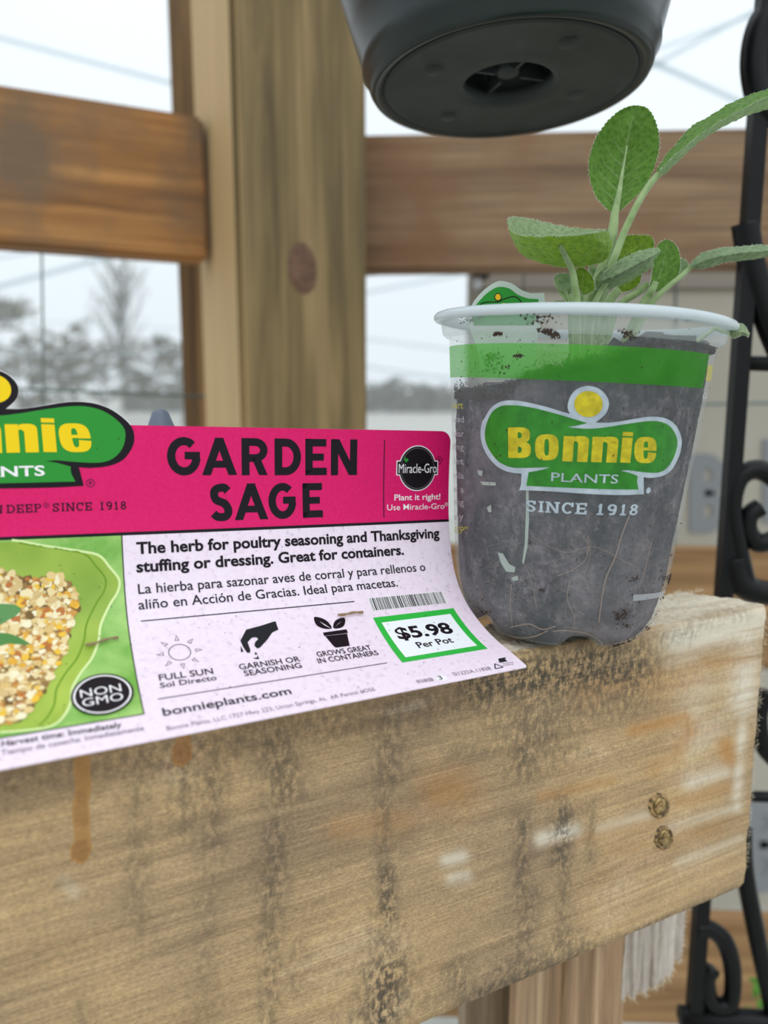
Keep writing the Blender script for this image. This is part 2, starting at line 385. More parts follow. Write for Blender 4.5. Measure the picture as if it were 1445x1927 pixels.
flatbar([(1440, 1300), (1428, 1350), (1436, 1400), (1460, 1430)], r=.006)

# green shrub low right
lfm = plain('low_shrub_leaf', (96, 150, 48), .6)
lp = []
for k in range(120):
    c0 = at(random.uniform(1415, 1500), random.uniform(1780, 1927), random.uniform(.62, .7)); d = Vector((random.gauss(0, 1), random.gauss(0, 1), random.gauss(.4, 1))).normalized()*.014
    s = d.cross(Vector((.3, 1, .2))).normalized()*.004; c0 = Vector(c0); lp.append(([c0, c0+d*.5+s, c0+d, c0+d*.5-s], [(0, 1, 2, 3)]))
V, Fc = merge(lp); sh = empty('shrub', at(1450, 1900, .66), 'bright green shrub behind the iron trellis at the bottom right', 'shrub')
o = mesh('foliage', V, Fc, lfm, sh); o['kind'] = 'stuff'
tube('stem', [at(1455, 1960, .66), at(1450, 1800, .66)], .002, twigm, sh)

# ================================================================== THE BEAM
TR = np.array([.1737, .33714, 0]); bd = np.array([.89033, .45531, 0]); bn = np.array([.45531, -.89033, 0])   # length dir, front normal
BH, BT, BL = .1402, .036, .62
def beam_px(x, y):
    q = onplane(x, y, TR, bn); return float(np.dot(q-TR, bd)), float(q[2])
dx = .0011
nL = int(BL/dx)+1; nZ = int(BH/dx)+1
Ls = np.linspace(-BL, 0, nL); Zs = np.linspace(0, -BH, nZ)
LL, ZZ = np.meshgrid(Ls, Zs, indexing='ij')
# stain and painted shade masks measured off the photograph: (x0,y0,x1,y1,half width px,strength)
dirt_shade = [(900, 1290, 1185, 1258, 44, 1.0), (1010, 1335, 1180, 1325, 26, .55), (262, 1440, 258, 1740, 22, .42), (345, 1450, 350, 1560, 26, .5), (405, 1440, 400, 1600, 20, .6), (395, 1600, 385, 1900, 20, .3), (520, 1390, 535, 1480, 34, .75), (520, 1560, 515, 1680, 22, .7),
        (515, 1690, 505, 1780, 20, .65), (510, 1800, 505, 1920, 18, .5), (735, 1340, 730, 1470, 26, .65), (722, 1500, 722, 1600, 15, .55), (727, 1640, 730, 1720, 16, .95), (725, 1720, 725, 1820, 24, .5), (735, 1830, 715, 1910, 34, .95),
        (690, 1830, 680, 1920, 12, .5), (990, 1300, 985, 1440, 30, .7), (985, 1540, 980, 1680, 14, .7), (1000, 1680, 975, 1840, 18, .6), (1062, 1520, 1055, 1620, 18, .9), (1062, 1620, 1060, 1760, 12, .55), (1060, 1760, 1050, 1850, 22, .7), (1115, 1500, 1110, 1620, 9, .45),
        (960, 1270, 1150, 1235, 34, .95), (1060, 1270, 1190, 1250, 46, .9), (1000, 1300, 1020, 1370, 60, .65), (1130, 1280, 1180, 1300, 40, .7), (240, 1440, 560, 1370, 26, .55), (0, 1480, 300, 1425, 26, .45), (560, 1370, 980, 1290, 26, .5),  # card's shade painted in below its edge, and a dark zone below the pot
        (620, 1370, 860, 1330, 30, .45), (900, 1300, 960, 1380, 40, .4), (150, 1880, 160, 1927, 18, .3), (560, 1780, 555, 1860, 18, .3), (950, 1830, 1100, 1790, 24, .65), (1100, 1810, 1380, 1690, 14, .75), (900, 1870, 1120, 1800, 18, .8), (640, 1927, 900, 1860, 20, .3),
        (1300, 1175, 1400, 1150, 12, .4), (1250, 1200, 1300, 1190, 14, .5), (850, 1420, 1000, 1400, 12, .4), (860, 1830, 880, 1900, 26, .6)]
amber = [(345, 1380, 342, 1422, 13, .95), (342, 1414, 341, 1424, 15, 1.4), (155, 1430, 153, 1598, 13, .9), (152, 1598, 151, 1608, 15, 1.4), (154, 1500, 153, 1545, 12, 1.15)]
warm = [(1190, 1375, 1290, 1350, 12, .9), (1292, 1352, 1298, 1378, 14, .8), (1270, 1420, 1295, 1385, 14, .55), (1230, 1450, 1270, 1425, 20, .4), (1365, 1400, 1372, 1425, 16, 1.0), (1020, 1500, 1150, 1470, 10, .6),
        (830, 1490, 860, 1485, 40, .65), (640, 1560, 760, 1545, 26, .4), (1280, 1510, 1370, 1480, 14, .5), (1100, 1300, 1300, 1275, 30, .35), (1040, 1590, 1240, 1545, 12, .3), (1330, 1250, 1400, 1240, 14, .5), (1240, 1270, 1300, 1262, 20, .4), (1150, 1600, 1350, 1560, 16, .35)]
pale = [(1280, 1200, 1430, 1170, 36, 1.0), (1405, 1180, 1400, 1330, 26, .9), (1400, 1330, 1385, 1520, 10, .8), (1020, 1580, 1080, 1565, 14, .9), (1300, 1470, 1360, 1450, 16, .7), (1310, 1390, 1350, 1370, 22, .4), (1250, 1560, 1380, 1520, 10, .5),
        (840, 1620, 870, 1612, 12, .7), (850, 1655, 880, 1650, 10, .7), (1130, 1560, 1220, 1535, 10, .4), (1260, 1250, 1300, 1240, 14, .6), (1300, 1330, 1320, 1300, 30, .4), (1280, 1620, 1390, 1580, 14, .4), (120, 1660, 140, 1680, 12, .3), (735, 1350, 790, 1330, 12, .4)]
PX = proj(np.stack([TR[0]+bd[0]*LL, TR[1]+bd[1]*LL, ZZ], -1))
def mask(lst, soft=1.0):
    M_ = np.zeros_like(LL)
    for x0, y0, x1, y1, hw, st in lst:
        p0 = np.array([x0, y0]); d = np.array([x1-x0, y1-y0], float); L2 = (d**2).sum()+1e-6
        t = np.clip(((PX-p0) @ d)/L2, 0, 1); r = np.sqrt(((PX-p0-t[..., None]*d)**2).sum(-1))/hw
        M_ = np.maximum(M_, st*np.clip((1.25-r)/(.5*soft), 0, 1)) if soft < 1 else np.maximum(M_, st*np.exp(-r**2*.9))
    return np.clip(M_, 0, 1.5)
md, ma, mw_, mp_ = mask([(a, b, c_, d_, h*1.3, s*.88) for a, b, c_, d_, h, s in dirt_shade]), mask(amber, .3), mask(warm), mask(pale)
# front relief: rough sawn, chamfer worn at top edge, torn knot
rel = np.zeros_like(LL)
for k in range(5):
    fz = [60, 140, 320, 640, 900][k]; fl = [3, 8, 14, 30, 60][k]; am = [.0002, .00012, .00006, .00004, .00003][k]; fl *= .4
    ph = rng.uniform(0, 9); rel += am*np.sin(ZZ*fz*2+2.5*np.sin(LL*fl+ph)+3*np.sin(LL*fl*.37+ZZ*40+ph*2))
rel += .00012*rng.normal(size=LL.shape)
for (px, py, hw, dep) in [(872, 1515, 20, .0009), (862, 1545, 16, .0006), (92, 1560, 16, .0006), (330, 1530, 10, .0004), (860, 1400, 16, .0005), (118, 1672, 18, .0006), (572, 1640, 10, .0004)]:
    r = np.hypot(PX[..., 0]-px, (PX[..., 1]-py)); rel -= dep*np.exp(-(r/hw)**2)*(1+.6*np.sin(PX[..., 0]*.6)+.5*np.sin(PX[..., 1]*.9))
def rag(t): return .5*np.sin(t*91)+.3*np.sin(t*233+1)+.2*np.sin(t*611+2)
edgeT = np.clip(1-(-ZZ)/.003, 0, 1); rel -= .0016*edgeT**2
edgeB = np.clip(1-(ZZ+BH)/.003, 0, 1); rel -= .0018*edgeB**2
edgeR = np.clip(1-(-LL)/.003, 0, 1); rel -= .0012*edgeR**2
LLr = LL+np.where(LL > -.004, .0003*rag(ZZ*9)*(1+LL/.004), 0)
nL_, nZ_ = LL.shape
front = np.stack([LLr, -rel, ZZ], -1).reshape(-1, 3)             # local: X along, Y back, Z up
V = list(front); Fc = [tuple(reversed(q)) for q in grid_faces(nL_, nZ_)]
def gi(i, j): return i*nZ_+j
# wrap: top, bottom, end
nb = 14; base_n = len(V); top_idx = []
for i in range(nL_):
    row = []
    for k in range(1, nb+1):
        t = k/nb; x = LLr[i, 0]; y = rel[i, 0]*-1+t*(BT+rel[i, 0]); z = .0006*math.sin(x*130+t*5)*t*(1-t)*4+.0004*math.sin(x*700+t*23)+.00025*random.gauss(0, 1)
        if t > .93: z -= .0015
        xx = x+(-.016*t if i > nL_-30 else 0)*(1-(nL_-1-i)/30)
        V.append((xx, y, z)); row.append(len(V)-1)
    top_idx.append(row)
for i in range(nL_-1):
    a0, b0 = gi(i, 0), gi(i+1, 0)
    for k in range(nb): a1, b1 = top_idx[i][k], top_idx[i+1][k]; Fc.append((a0, b0, b1, a1)); a0, b0 = a1, b1
bot = []
for i in range(nL_):
    V.append((LLr[i, -1]+(-.016 if i == nL_-1 else 0), BT, -BH)); bot.append(len(V)-1)
for i in range(nL_-1): Fc.append((gi(i, nZ_-1), bot[i], bot[i+1], gi(i+1, nZ_-1))); Fc.append((top_idx[i][-1], top_idx[i+1][-1], bot[i+1], bot[i]))
end = [gi(nL_-1, j) for j in range(nZ_)]; Fc.append(tuple(end)+(bot[-1],)+tuple(reversed(top_idx[-1])))
end0 = [gi(0, j) for j in range(nZ_)]; Fc.append(tuple(reversed(tuple(end0)+(bot[0],)+tuple(reversed(top_idx[0])))))
bm_ = M('rough_sawn_beam_wood')
v1 = bm_.coord((5, 60, 130)); g1 = bm_.noise(v1, 1.0, 8, .62, .9)
v2 = bm_.coord((24, 500, 1250)); g2 = bm_.noise(v2, 1.0, 8, .72, .25)
v3 = bm_.coord((9, 9, 14), rot=(0, .0, 0)); g3 = bm_.noise(v3, 1.0, 5, .6)
v4 = bm_.coord((420, 500, 240)); g4 = bm_.noise(v4, 1.0, 5, .65)
c = bm_.ramp(g3, [(.32, (144, 122, 98)), (.46, (172, 147, 114)), (.58, (188, 160, 120)), (.7, (208, 182, 146))])
g5 = bm_.noise(bm_.coord((700, 900, 1400)), 1.0, 4, .7); c = bm_.mix(.35, c, bm_.ramp(g5, [(.35, (120, 112, 104)), (.5, (187, 185, 182)), (.65, (236, 232, 226))]), 'OVERLAY')
c = bm_.mix(.5, c, bm_.ramp(g1, [(.3, (140, 132, 122)), (.5, (187, 185, 182)), (.72, (226, 222, 214))]), 'OVERLAY')
c = bm_.mix(.42, c, bm_.ramp(g2, [(.3, (112, 104, 96)), (.5, (186, 184, 180)), (.7, (240, 236, 230))]), 'OVERLAY')
A = bm_.attr('stains')      # R dirt and painted shade, G warm, B pale ; alpha amber kept in a second attribute
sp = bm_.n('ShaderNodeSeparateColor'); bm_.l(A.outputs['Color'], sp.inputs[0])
A2 = bm_.attr('resin')
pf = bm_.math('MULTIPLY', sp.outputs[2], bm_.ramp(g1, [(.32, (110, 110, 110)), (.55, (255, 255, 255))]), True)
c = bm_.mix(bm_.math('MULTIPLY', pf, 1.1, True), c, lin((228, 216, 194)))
wf_ = bm_.math('MULTIPLY', sp.outputs[1], bm_.math('ADD', bm_.math('MULTIPLY', g1, .8), .6), True)
c = bm_.mix(wf_, c, bm_.mix(.7, c, lin((190, 134, 66)), 'MIX'))
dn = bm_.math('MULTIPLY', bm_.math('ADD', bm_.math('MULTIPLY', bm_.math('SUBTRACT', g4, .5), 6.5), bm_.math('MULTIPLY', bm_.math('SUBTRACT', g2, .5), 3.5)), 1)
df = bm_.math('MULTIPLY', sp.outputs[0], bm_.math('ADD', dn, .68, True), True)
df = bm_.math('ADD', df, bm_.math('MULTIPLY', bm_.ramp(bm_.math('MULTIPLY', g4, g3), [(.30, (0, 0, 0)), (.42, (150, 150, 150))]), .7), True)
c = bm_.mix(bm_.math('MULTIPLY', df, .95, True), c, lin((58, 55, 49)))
rs = bm_.ramp(A2.outputs['Fac'], [(.3, (0, 0, 0)), (.6, (255, 255, 255))])
c = bm_.mix(bm_.math('MULTIPLY', rs, .72), c, bm_.mix(bm_.math('MULTIPLY', bm_.math('SUBTRACT', A2.outputs['Fac'], .8), 2, True), lin((178, 124, 50)), lin((150, 94, 24))))
bm_.col(c)
bm_.l(bm_.math('SUBTRACT', .8, bm_.math('MULTIPLY', rs, .45)), bm_.b.inputs['Roughness'])
hh = bm_.math('ADD', bm_.math('MULTIPLY', g2, .8), bm_.math('ADD', g1, bm_.math('MULTIPLY', g4, .5)))
hh = bm_.math('ADD', bm_.math('MULTIPLY', hh, bm_.math('SUBTRACT', 1, bm_.math('MULTIPLY', rs, .75))), bm_.math('MULTIPLY', rs, 1.2))
bm_.bump(bm_.math('ADD', hh, bm_.math('MULTIPLY', g5, .5)), .5, .0007)
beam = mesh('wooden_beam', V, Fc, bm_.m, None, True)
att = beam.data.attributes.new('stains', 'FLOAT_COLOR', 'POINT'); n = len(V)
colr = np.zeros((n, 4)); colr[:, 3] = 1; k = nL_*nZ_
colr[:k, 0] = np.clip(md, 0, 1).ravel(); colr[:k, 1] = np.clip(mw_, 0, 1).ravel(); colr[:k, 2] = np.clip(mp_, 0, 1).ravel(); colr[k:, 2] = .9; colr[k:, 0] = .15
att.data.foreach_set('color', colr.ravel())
a2_ = beam.data.attributes.new('resin', 'FLOAT', 'POINT'); fr = np.zeros(n); fr[:k] = ma.ravel(); a2_.data.foreach_set('value', fr)
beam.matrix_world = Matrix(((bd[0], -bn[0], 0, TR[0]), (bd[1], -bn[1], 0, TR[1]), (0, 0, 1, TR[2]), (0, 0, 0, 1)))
tag(beam, 'rough pale wooden beam with dark stains that carries the pot and card', 'beam')
# splinters along the sawn top back edge (fuzz) and screws
sp_ = []
for k in range(900):
    L = -abs(random.uniform(0, .075)); t = random.choice([1.0, random.random()]); 
    if random.random() < .45: L = -.016*t+random.uniform(-.003, .0); tt = t
    else: tt = .97
    p = TR+bd*L-bn*BT*tt+np.array([0, 0, -.0012]); d = np.array([random.gauss(.2, .5), random.gauss(0, .4), random.uniform(.2, 1.1)])*random.uniform(.0008, .003)
    s = np.array([.00009, .00005, 0]); sp_.append(([p-s, p+s, p+d], [(0, 1, 2)]))
for k in range(380):
    z = -random.uniform(.004, .13); p = TR-bn*.0004+np.array([0, 0, z])+bd*random.uniform(-.001, .0006); d = np.array([random.gauss(.6, .5), random.gauss(-.2, .4), random.gauss(0, .6)])*random.uniform(.0004, .0014)
    s = np.array([0, 0, .0001]); sp_.append(([p-s, p+s, p+d], [(0, 1, 2)]))
spl = plain('pale_splinters', (222, 208, 182), .8)
V, Fc = merge(sp_); o = mesh('splinters', V, Fc, spl, beam); o['kind'] = 'stuff'; o.matrix_parent_inverse = beam.matrix_world.inverted()
scr = M('brass_screw'); scr.col(scr.ramp(scr.noise(scr.coord(), 300, 3), [(.35, (96, 76, 46)), (.65, (190, 160, 104))])); scr.set(Roughness=.45, Metallic=.35)
torn = M('torn_wood_ring'); torn.col(torn.ramp(torn.noise(torn.coord(), 500, 4), [(.4, (78, 62, 42)), (.65, (186, 152, 100))])); torn.set(Roughness=.8)
for (px, py, rr) in ((1240, 1516, 15), (1248, 1576, 14)):
    r1 = oval('torn_rim', (px, py), rr+4, rr+9, TR+bn*.0002, bn, torn.m, beam, .1, .0011, ((1, -.4), (.92, .7), (.78, 1.0), (.66, .0), (0, -.6)))
    r1.matrix_parent_inverse = beam.matrix_world.inverted()
    s1 = oval('screw_head', (px+1, py), rr*.72, rr*1.15, TR+bn*.0004, bn, scr.m, beam, .1, .0011, ((1, -.2), (.9, .8), (.5, .9), (.28, .1), (0, -.4)))
    s1.matrix_parent_inverse = beam.matrix_world.inverted()
    q = [onplane(px+dx_, py+dy_, TR+bn*.0018, bn) for dx_, dy_ in ((-rr*.5, rr*.5), (rr*.4, -rr*.5))]
    tube('splinter', q, .0005, torn.m, beam, 5).matrix_parent_inverse = beam.matrix_world.inverted()

# support timbers under the beam
supm = grained('support_timber', (120, 92, 66), (158, 128, 98), (186, 160, 130), axis=2, s=2.2)
sdk = grained('grey_brace_timber', (104, 84, 64), (136, 116, 92), (150, 132, 110), axis=2, s=2.2)
zt = -BH+.004
D1 = .345
a = at(1060, 1840, D1); b = at(1186, 1780, D1+.03)
zlow = -.42
sup = empty('support_timber', (a[0], a[1], zlow), 'brown support timber with split grain under the beam', 'timber')
board('timber', (a[0], a[1], zt-.0046), (b[0], b[1], zt-.0046), .3, .04, supm, sup)
# broken, splintered block end
fib = M('torn_fibres'); f = fib.noise(fib.coord((300, 300, 12)), 1, 5, .6); fib.col(fib.ramp(f, [(.3, (134, 118, 104)), (.55, (196, 184, 172)), (.75, (222, 212, 200))])); fib.set(Roughness=.9); fib.bump(f, .8, .002)
n1 = 44; n2 = 26; V = []
pa_ = at(1184, 1790, D1+.028); pb_ = at(1290, 1725, D1+.048)
for i in range(n1):
    s = i/(n1-1); q = pa_*(1-s)+pb_*s
    low = 1880-70*s**1.2-9*abs(math.sin(s*17))-6*abs(math.sin(s*41+1))-30*max(0, s-.75)*3
    zl = at(1184+106*s, low, D1+.03+.02*s)[2]
    for j in range(n2):
        t = j/(n2-1); y = q[1]-.004*math.sin(s*PI)-.0009*math.sin(s*42+2*math.sin(t*3))*(.4+t)-.0007*random.random(); x = q[0]+.006*math.sin(t*1.5)*-(1-s)*.6
        V.append((x, y, (zt-.004)*(1-t)+zl*t))
bk = [(v[0]+.002, v[1]+.03, v[2]) for v in V]; nV = len(V)
Fc = [tuple(reversed(q)) for q in grid_faces(n1, n2)]+[tuple(i+nV for i in q) for q in grid_faces(n1, n2)]
for i in range(n1-1):
    for j in (0, n2-1): a0, b0 = i*n2+j, (i+1)*n2+j; Fc.append((a0, b0, b0+nV, a0+nV))
for j in range(n2-1):
    for i in (0, n1-1): a0 = i*n2+j; Fc.append((a0, a0+1, a0+1+nV, a0+nV))
brk = mesh('broken_block', V+bk, Fc, fib.m, None, True); tag(brk, 'pale broken wood block with torn fibres under the beam end', 'wood block')
hr = []
for k in range(700):
    i = random.randrange(n1*n2); 
    if random.random() < .6: i = (i//n2)*n2+n2-1
    elif random.random() < .6: i = (n1-1)*n2+i % n2
    p = np.array(V[i]); d = np.array([random.gauss(.2, .5), random.gauss(-.4, .4), random.gauss(-.5, .5)])*random.uniform(.0008, .0028); s = np.array([.00012, 0, .00006]); hr.append(([p-s, p+s, p+d], [(0, 1, 2)]))
V2, F2 = merge(hr); o = mesh('fibres', V2, F2, spl, brk); o['kind'] = 'stuff'
a = at(880, 1900, D1+.05); b = at(1050, 1842, D1+.055)
br = board('brace_timber', (a[0], a[1], zt-.0046), (b[0], b[1], zt-.0046), .3, .03, sdk); tag(br, 'grey-brown brace timber left of the brown support', 'timber')
# ================================================================== surfaces the print lies on
CXP = [1.1254, -0.03959, -0.01297, 0.29132, 0.08175]
TH = [0.01454, 0.08097, 0.32948, 1.06483, 1.35118, 1.28903, 1.27937]; DT = [-0.13651, -0.05444, -0.02374, 0.05974, 0.15161, 0.03213, -0.00659]
_h, _t = CXP[:2]
ceu = np.array([math.sin(_h)*math.cos(_t), math.cos(_h)*math.cos(_t), math.sin(_t)]); cnn = np.array([math.cos(_h), -math.sin(_h), 0])
cdn = np.cross(cnn, ceu); cdn /= np.linalg.norm(cdn); cdn = -cdn if cdn[2] > 0 else cdn
U0_, U1_, S0_, S1_ = -.27, .07, -.045, .125
NU, NS = 120, 341
ug = np.linspace(U0_, U1_, NU); sg = np.linspace(S0_, S1_, NS); ds_ = sg[1]-sg[0]
kn_ = np.linspace(0, .15, 7); ker = np.ones(15)/15
CT = np.zeros((NU, NS, 3))
for i, u in enumerate(ug):
    th = np.interp(sg, kn_, np.array(TH)+np.array(DT)*max(u, -.15)/.1); th = np.convolve(np.pad(th, 7, 'edge'), ker, 'valid')
    cc_, ss_ = np.cumsum(np.cos(th))*ds_, np.cumsum(np.sin(th))*ds_; z = int(round(-S0_/ds_)); cc_ -= cc_[z]; ss_ -= ss_[z]
    CT[i] = np.array(CXP[2:])+ceu*u+cc_[:, None]*cdn+ss_[:, None]*cnn
du_ = np.gradient(CT, axis=0); dS = np.gradient(CT, axis=1); CN = np.cross(du_, dS); CN /= np.linalg.norm(CN, axis=-1, keepdims=True)
if CN[NU//2, 60] @ cnn < 0: CN = -CN
def bil(T, U, S):
    x = np.clip((np.asarray(U, float)-U0_)/(U1_-U0_)*(NU-1), 0, NU-1.001); y = np.clip((np.asarray(S, float)-S0_)/(S1_-S0_)*(NS-1), 0, NS-1.001)
    i = x.astype(int); j = y.astype(int); a = (x-i)[..., None]; b = (y-j)[..., None]
    return T[i, j]*(1-a)*(1-b)+T[i+1, j]*a*(1-b)+T[i, j+1]*(1-a)*b+T[i+1, j+1]*a*b
def cardP(U, S, off=0): return bil(CT, U, S)+bil(CN, U, S)*off
def inv(fn, x, y, g, step, it=25):
    p = np.array(g, float)
    for _ in range(it):
        q = proj(fn(*p)); r = np.array([x, y])-q
        J = np.stack([(proj(fn(p[0]+step[0], p[1]))-q)/step[0], (proj(fn(p[0], p[1]+step[1]))-q)/step[1]], 1)
        try: d = np.linalg.solve(J, r)
        except Exception: break
        n_ = max(1, abs(d[0])/(step[0]*200), abs(d[1])/(step[1]*200)); p = p+d/n_
        if np.abs(r).max() < .01: break
    return p
def cpx(x, y):                                   # pixel -> (u, -s) on the card
    p = inv(cardP, x, y, ((x-655)/655*.13, (y-800)/650*.11), (1e-4, 1e-4)); return np.array([p[0], -p[1]])
PB = np.array([.0703, .3071, 0]); LEAN = math.radians(2.8); POTH = .1255
PROF = [(0, .0318), (.0012, .0342), (.004, .0368), (.009, .0392), (.016, .0410), (.024, .0423), (.1110, .0501), (.1125, .0503)]
_ph = np.array([a for a, b in PROF]); _pr = np.array([b for a, b in PROF])
GAPS = [.08+k*2*PI/5 for k in range(5)]
def gapf(t):
    g = 0
    for c in GAPS: d = (np.asarray(t)-c+PI) % (2*PI)-PI; g = g+np.exp(-(d/.2)**4)
    return g
def potP(t, h, off=0):
    t = np.asarray(t, float); h = np.asarray(h, float); g = gapf(t)
    r = np.interp(h, _ph, _pr)+off-g*.0022*np.clip(1-h/.024, 0, 1); hh = h+g*.0034*np.clip(1-h/.014, 0, 1)
    X = r*np.sin(t); Y = -r*np.cos(t)
    return np.stack([PB[0]+X*math.cos(LEAN)+hh*math.sin(LEAN), PB[1]+Y, PB[2]+hh*math.cos(LEAN)-X*math.sin(LEAN)+.0018], -1)
RP = .0465
def ppx(x, y):                                   # pixel -> (arc, height) on the pot wall
    p = inv(lambda t, h: potP(t, h), x, y, ((x-1080)/300, np.clip((1180-y)/4600, 0, .112)), (1e-3, 1e-4)); return np.array([p[0]*RP, p[1]])
def card_map(co, off): return cardP(co[:, 0], -co[:, 1], off)
def pot_map(co, off): return potP(co[:, 0]/RP, co[:, 1], off)
def wrap(name, bm, mp, off, mat, parent, cx=.006, cy=.0025, th=None):
    xs = [v.co.x for v in bm.verts]; ys = [v.co.y for v in bm.verts]
    for lo, hi, st, ax in ((min(xs), max(xs), cx, 0), (min(ys), max(ys), cy, 1)):
        k = math.floor(lo/st)+1
        while k*st < hi:
            nrm = (1, 0, 0) if ax == 0 else (0, 1, 0)
            bmesh.ops.bisect_plane(bm, geom=bm.verts[:]+bm.edges[:]+bm.faces[:], plane_co=tuple(c*k*st for c in nrm), plane_no=nrm, dist=1e-7); k += 1
    big = [f for f in bm.faces if len(f.verts) > 4]
    if big: bmesh.ops.triangulate(bm, faces=big)
    me = bpy.data.meshes.new(name); bm.to_mesh(me); bm.free(); n = len(me.vertices); co = np.zeros(n*3); me.vertices.foreach_get('co', co); co = co.reshape(-1, 3)
    P = mp(co, off); me.vertices.foreach_set('co', P.astype(np.float32).ravel()); me.update(); me.validate()
    o = link(name, me, mat, parent)
    if th:
        md_ = o.modifiers.new('thick', 'SOLIDIFY'); md_.thickness = th; md_.offset = -1
    return o
def poly_bm(polys):
    bm = bmesh.new(); polys = [[(p[0]*1000, p[1]*1000) for p in P] for P in polys]
    for P in polys:
        P = [tuple(p) for p in P]
        try:
            f = bm.faces.new([bm.verts.new((p[0], p[1], 0)) for p in P])
            a = sum(P[i-1][0]*P[i][1]-P[i][0]*P[i-1][1] for i in range(len(P)))
            if a < 0: f.normal_flip()
        except Exception: pass
    bm.normal_update(); bmesh.ops.triangulate(bm, faces=[f for f in bm.faces if len(f.verts) > 4], ngon_method='EAR_CLIP')
    for v in bm.verts: v.co *= .001
    return bm
def stroke(P, w, closed=False):                  # list of quads along a polyline
    P = np.array(P, float); n = len(P); Lf, Rt = [], []
    for i in range(n):
        a = P[(i-1) % n] if (closed or i > 0) else P[i]; b = P[(i+1) % n] if (closed or i < n-1) else P[i]
        d1 = P[i]-a; d2 = b-P[i]; d1 = d1/(np.linalg.norm(d1)+1e-12); d2 = d2/(np.linalg.norm(d2)+1e-12); d = d1+d2; d = d/(np.linalg.norm(d)+1e-12)
        c = max(.5, float(d@(d2 if np.linalg.norm(d2) > .5 else d1))); nv = np.array([-d[1], d[0]])*w/2/c; Lf.append(P[i]+nv); Rt.append(P[i]-nv)
    return [[Lf[i], Lf[(i+1) % n], Rt[(i+1) % n], Rt[i]] for i in range(n if closed else n-1)]
def ell(cx, cy, rx, ry, a0=0, a1=360, n=32):
    A = np.radians(np.linspace(a0, a1, n)); return [(cx+rx*math.cos(t), cy+ry*math.sin(t)) for t in A]
def para(x0, x1, y0, y1, tx): return [(x0, y0), (x0+tx, y0), (x1+tx, y1), (x1, y1)]
def rect(x0, y0, x1, y1): return [(x0, y0), (x1, y0), (x1, y1), (x0, y1)]
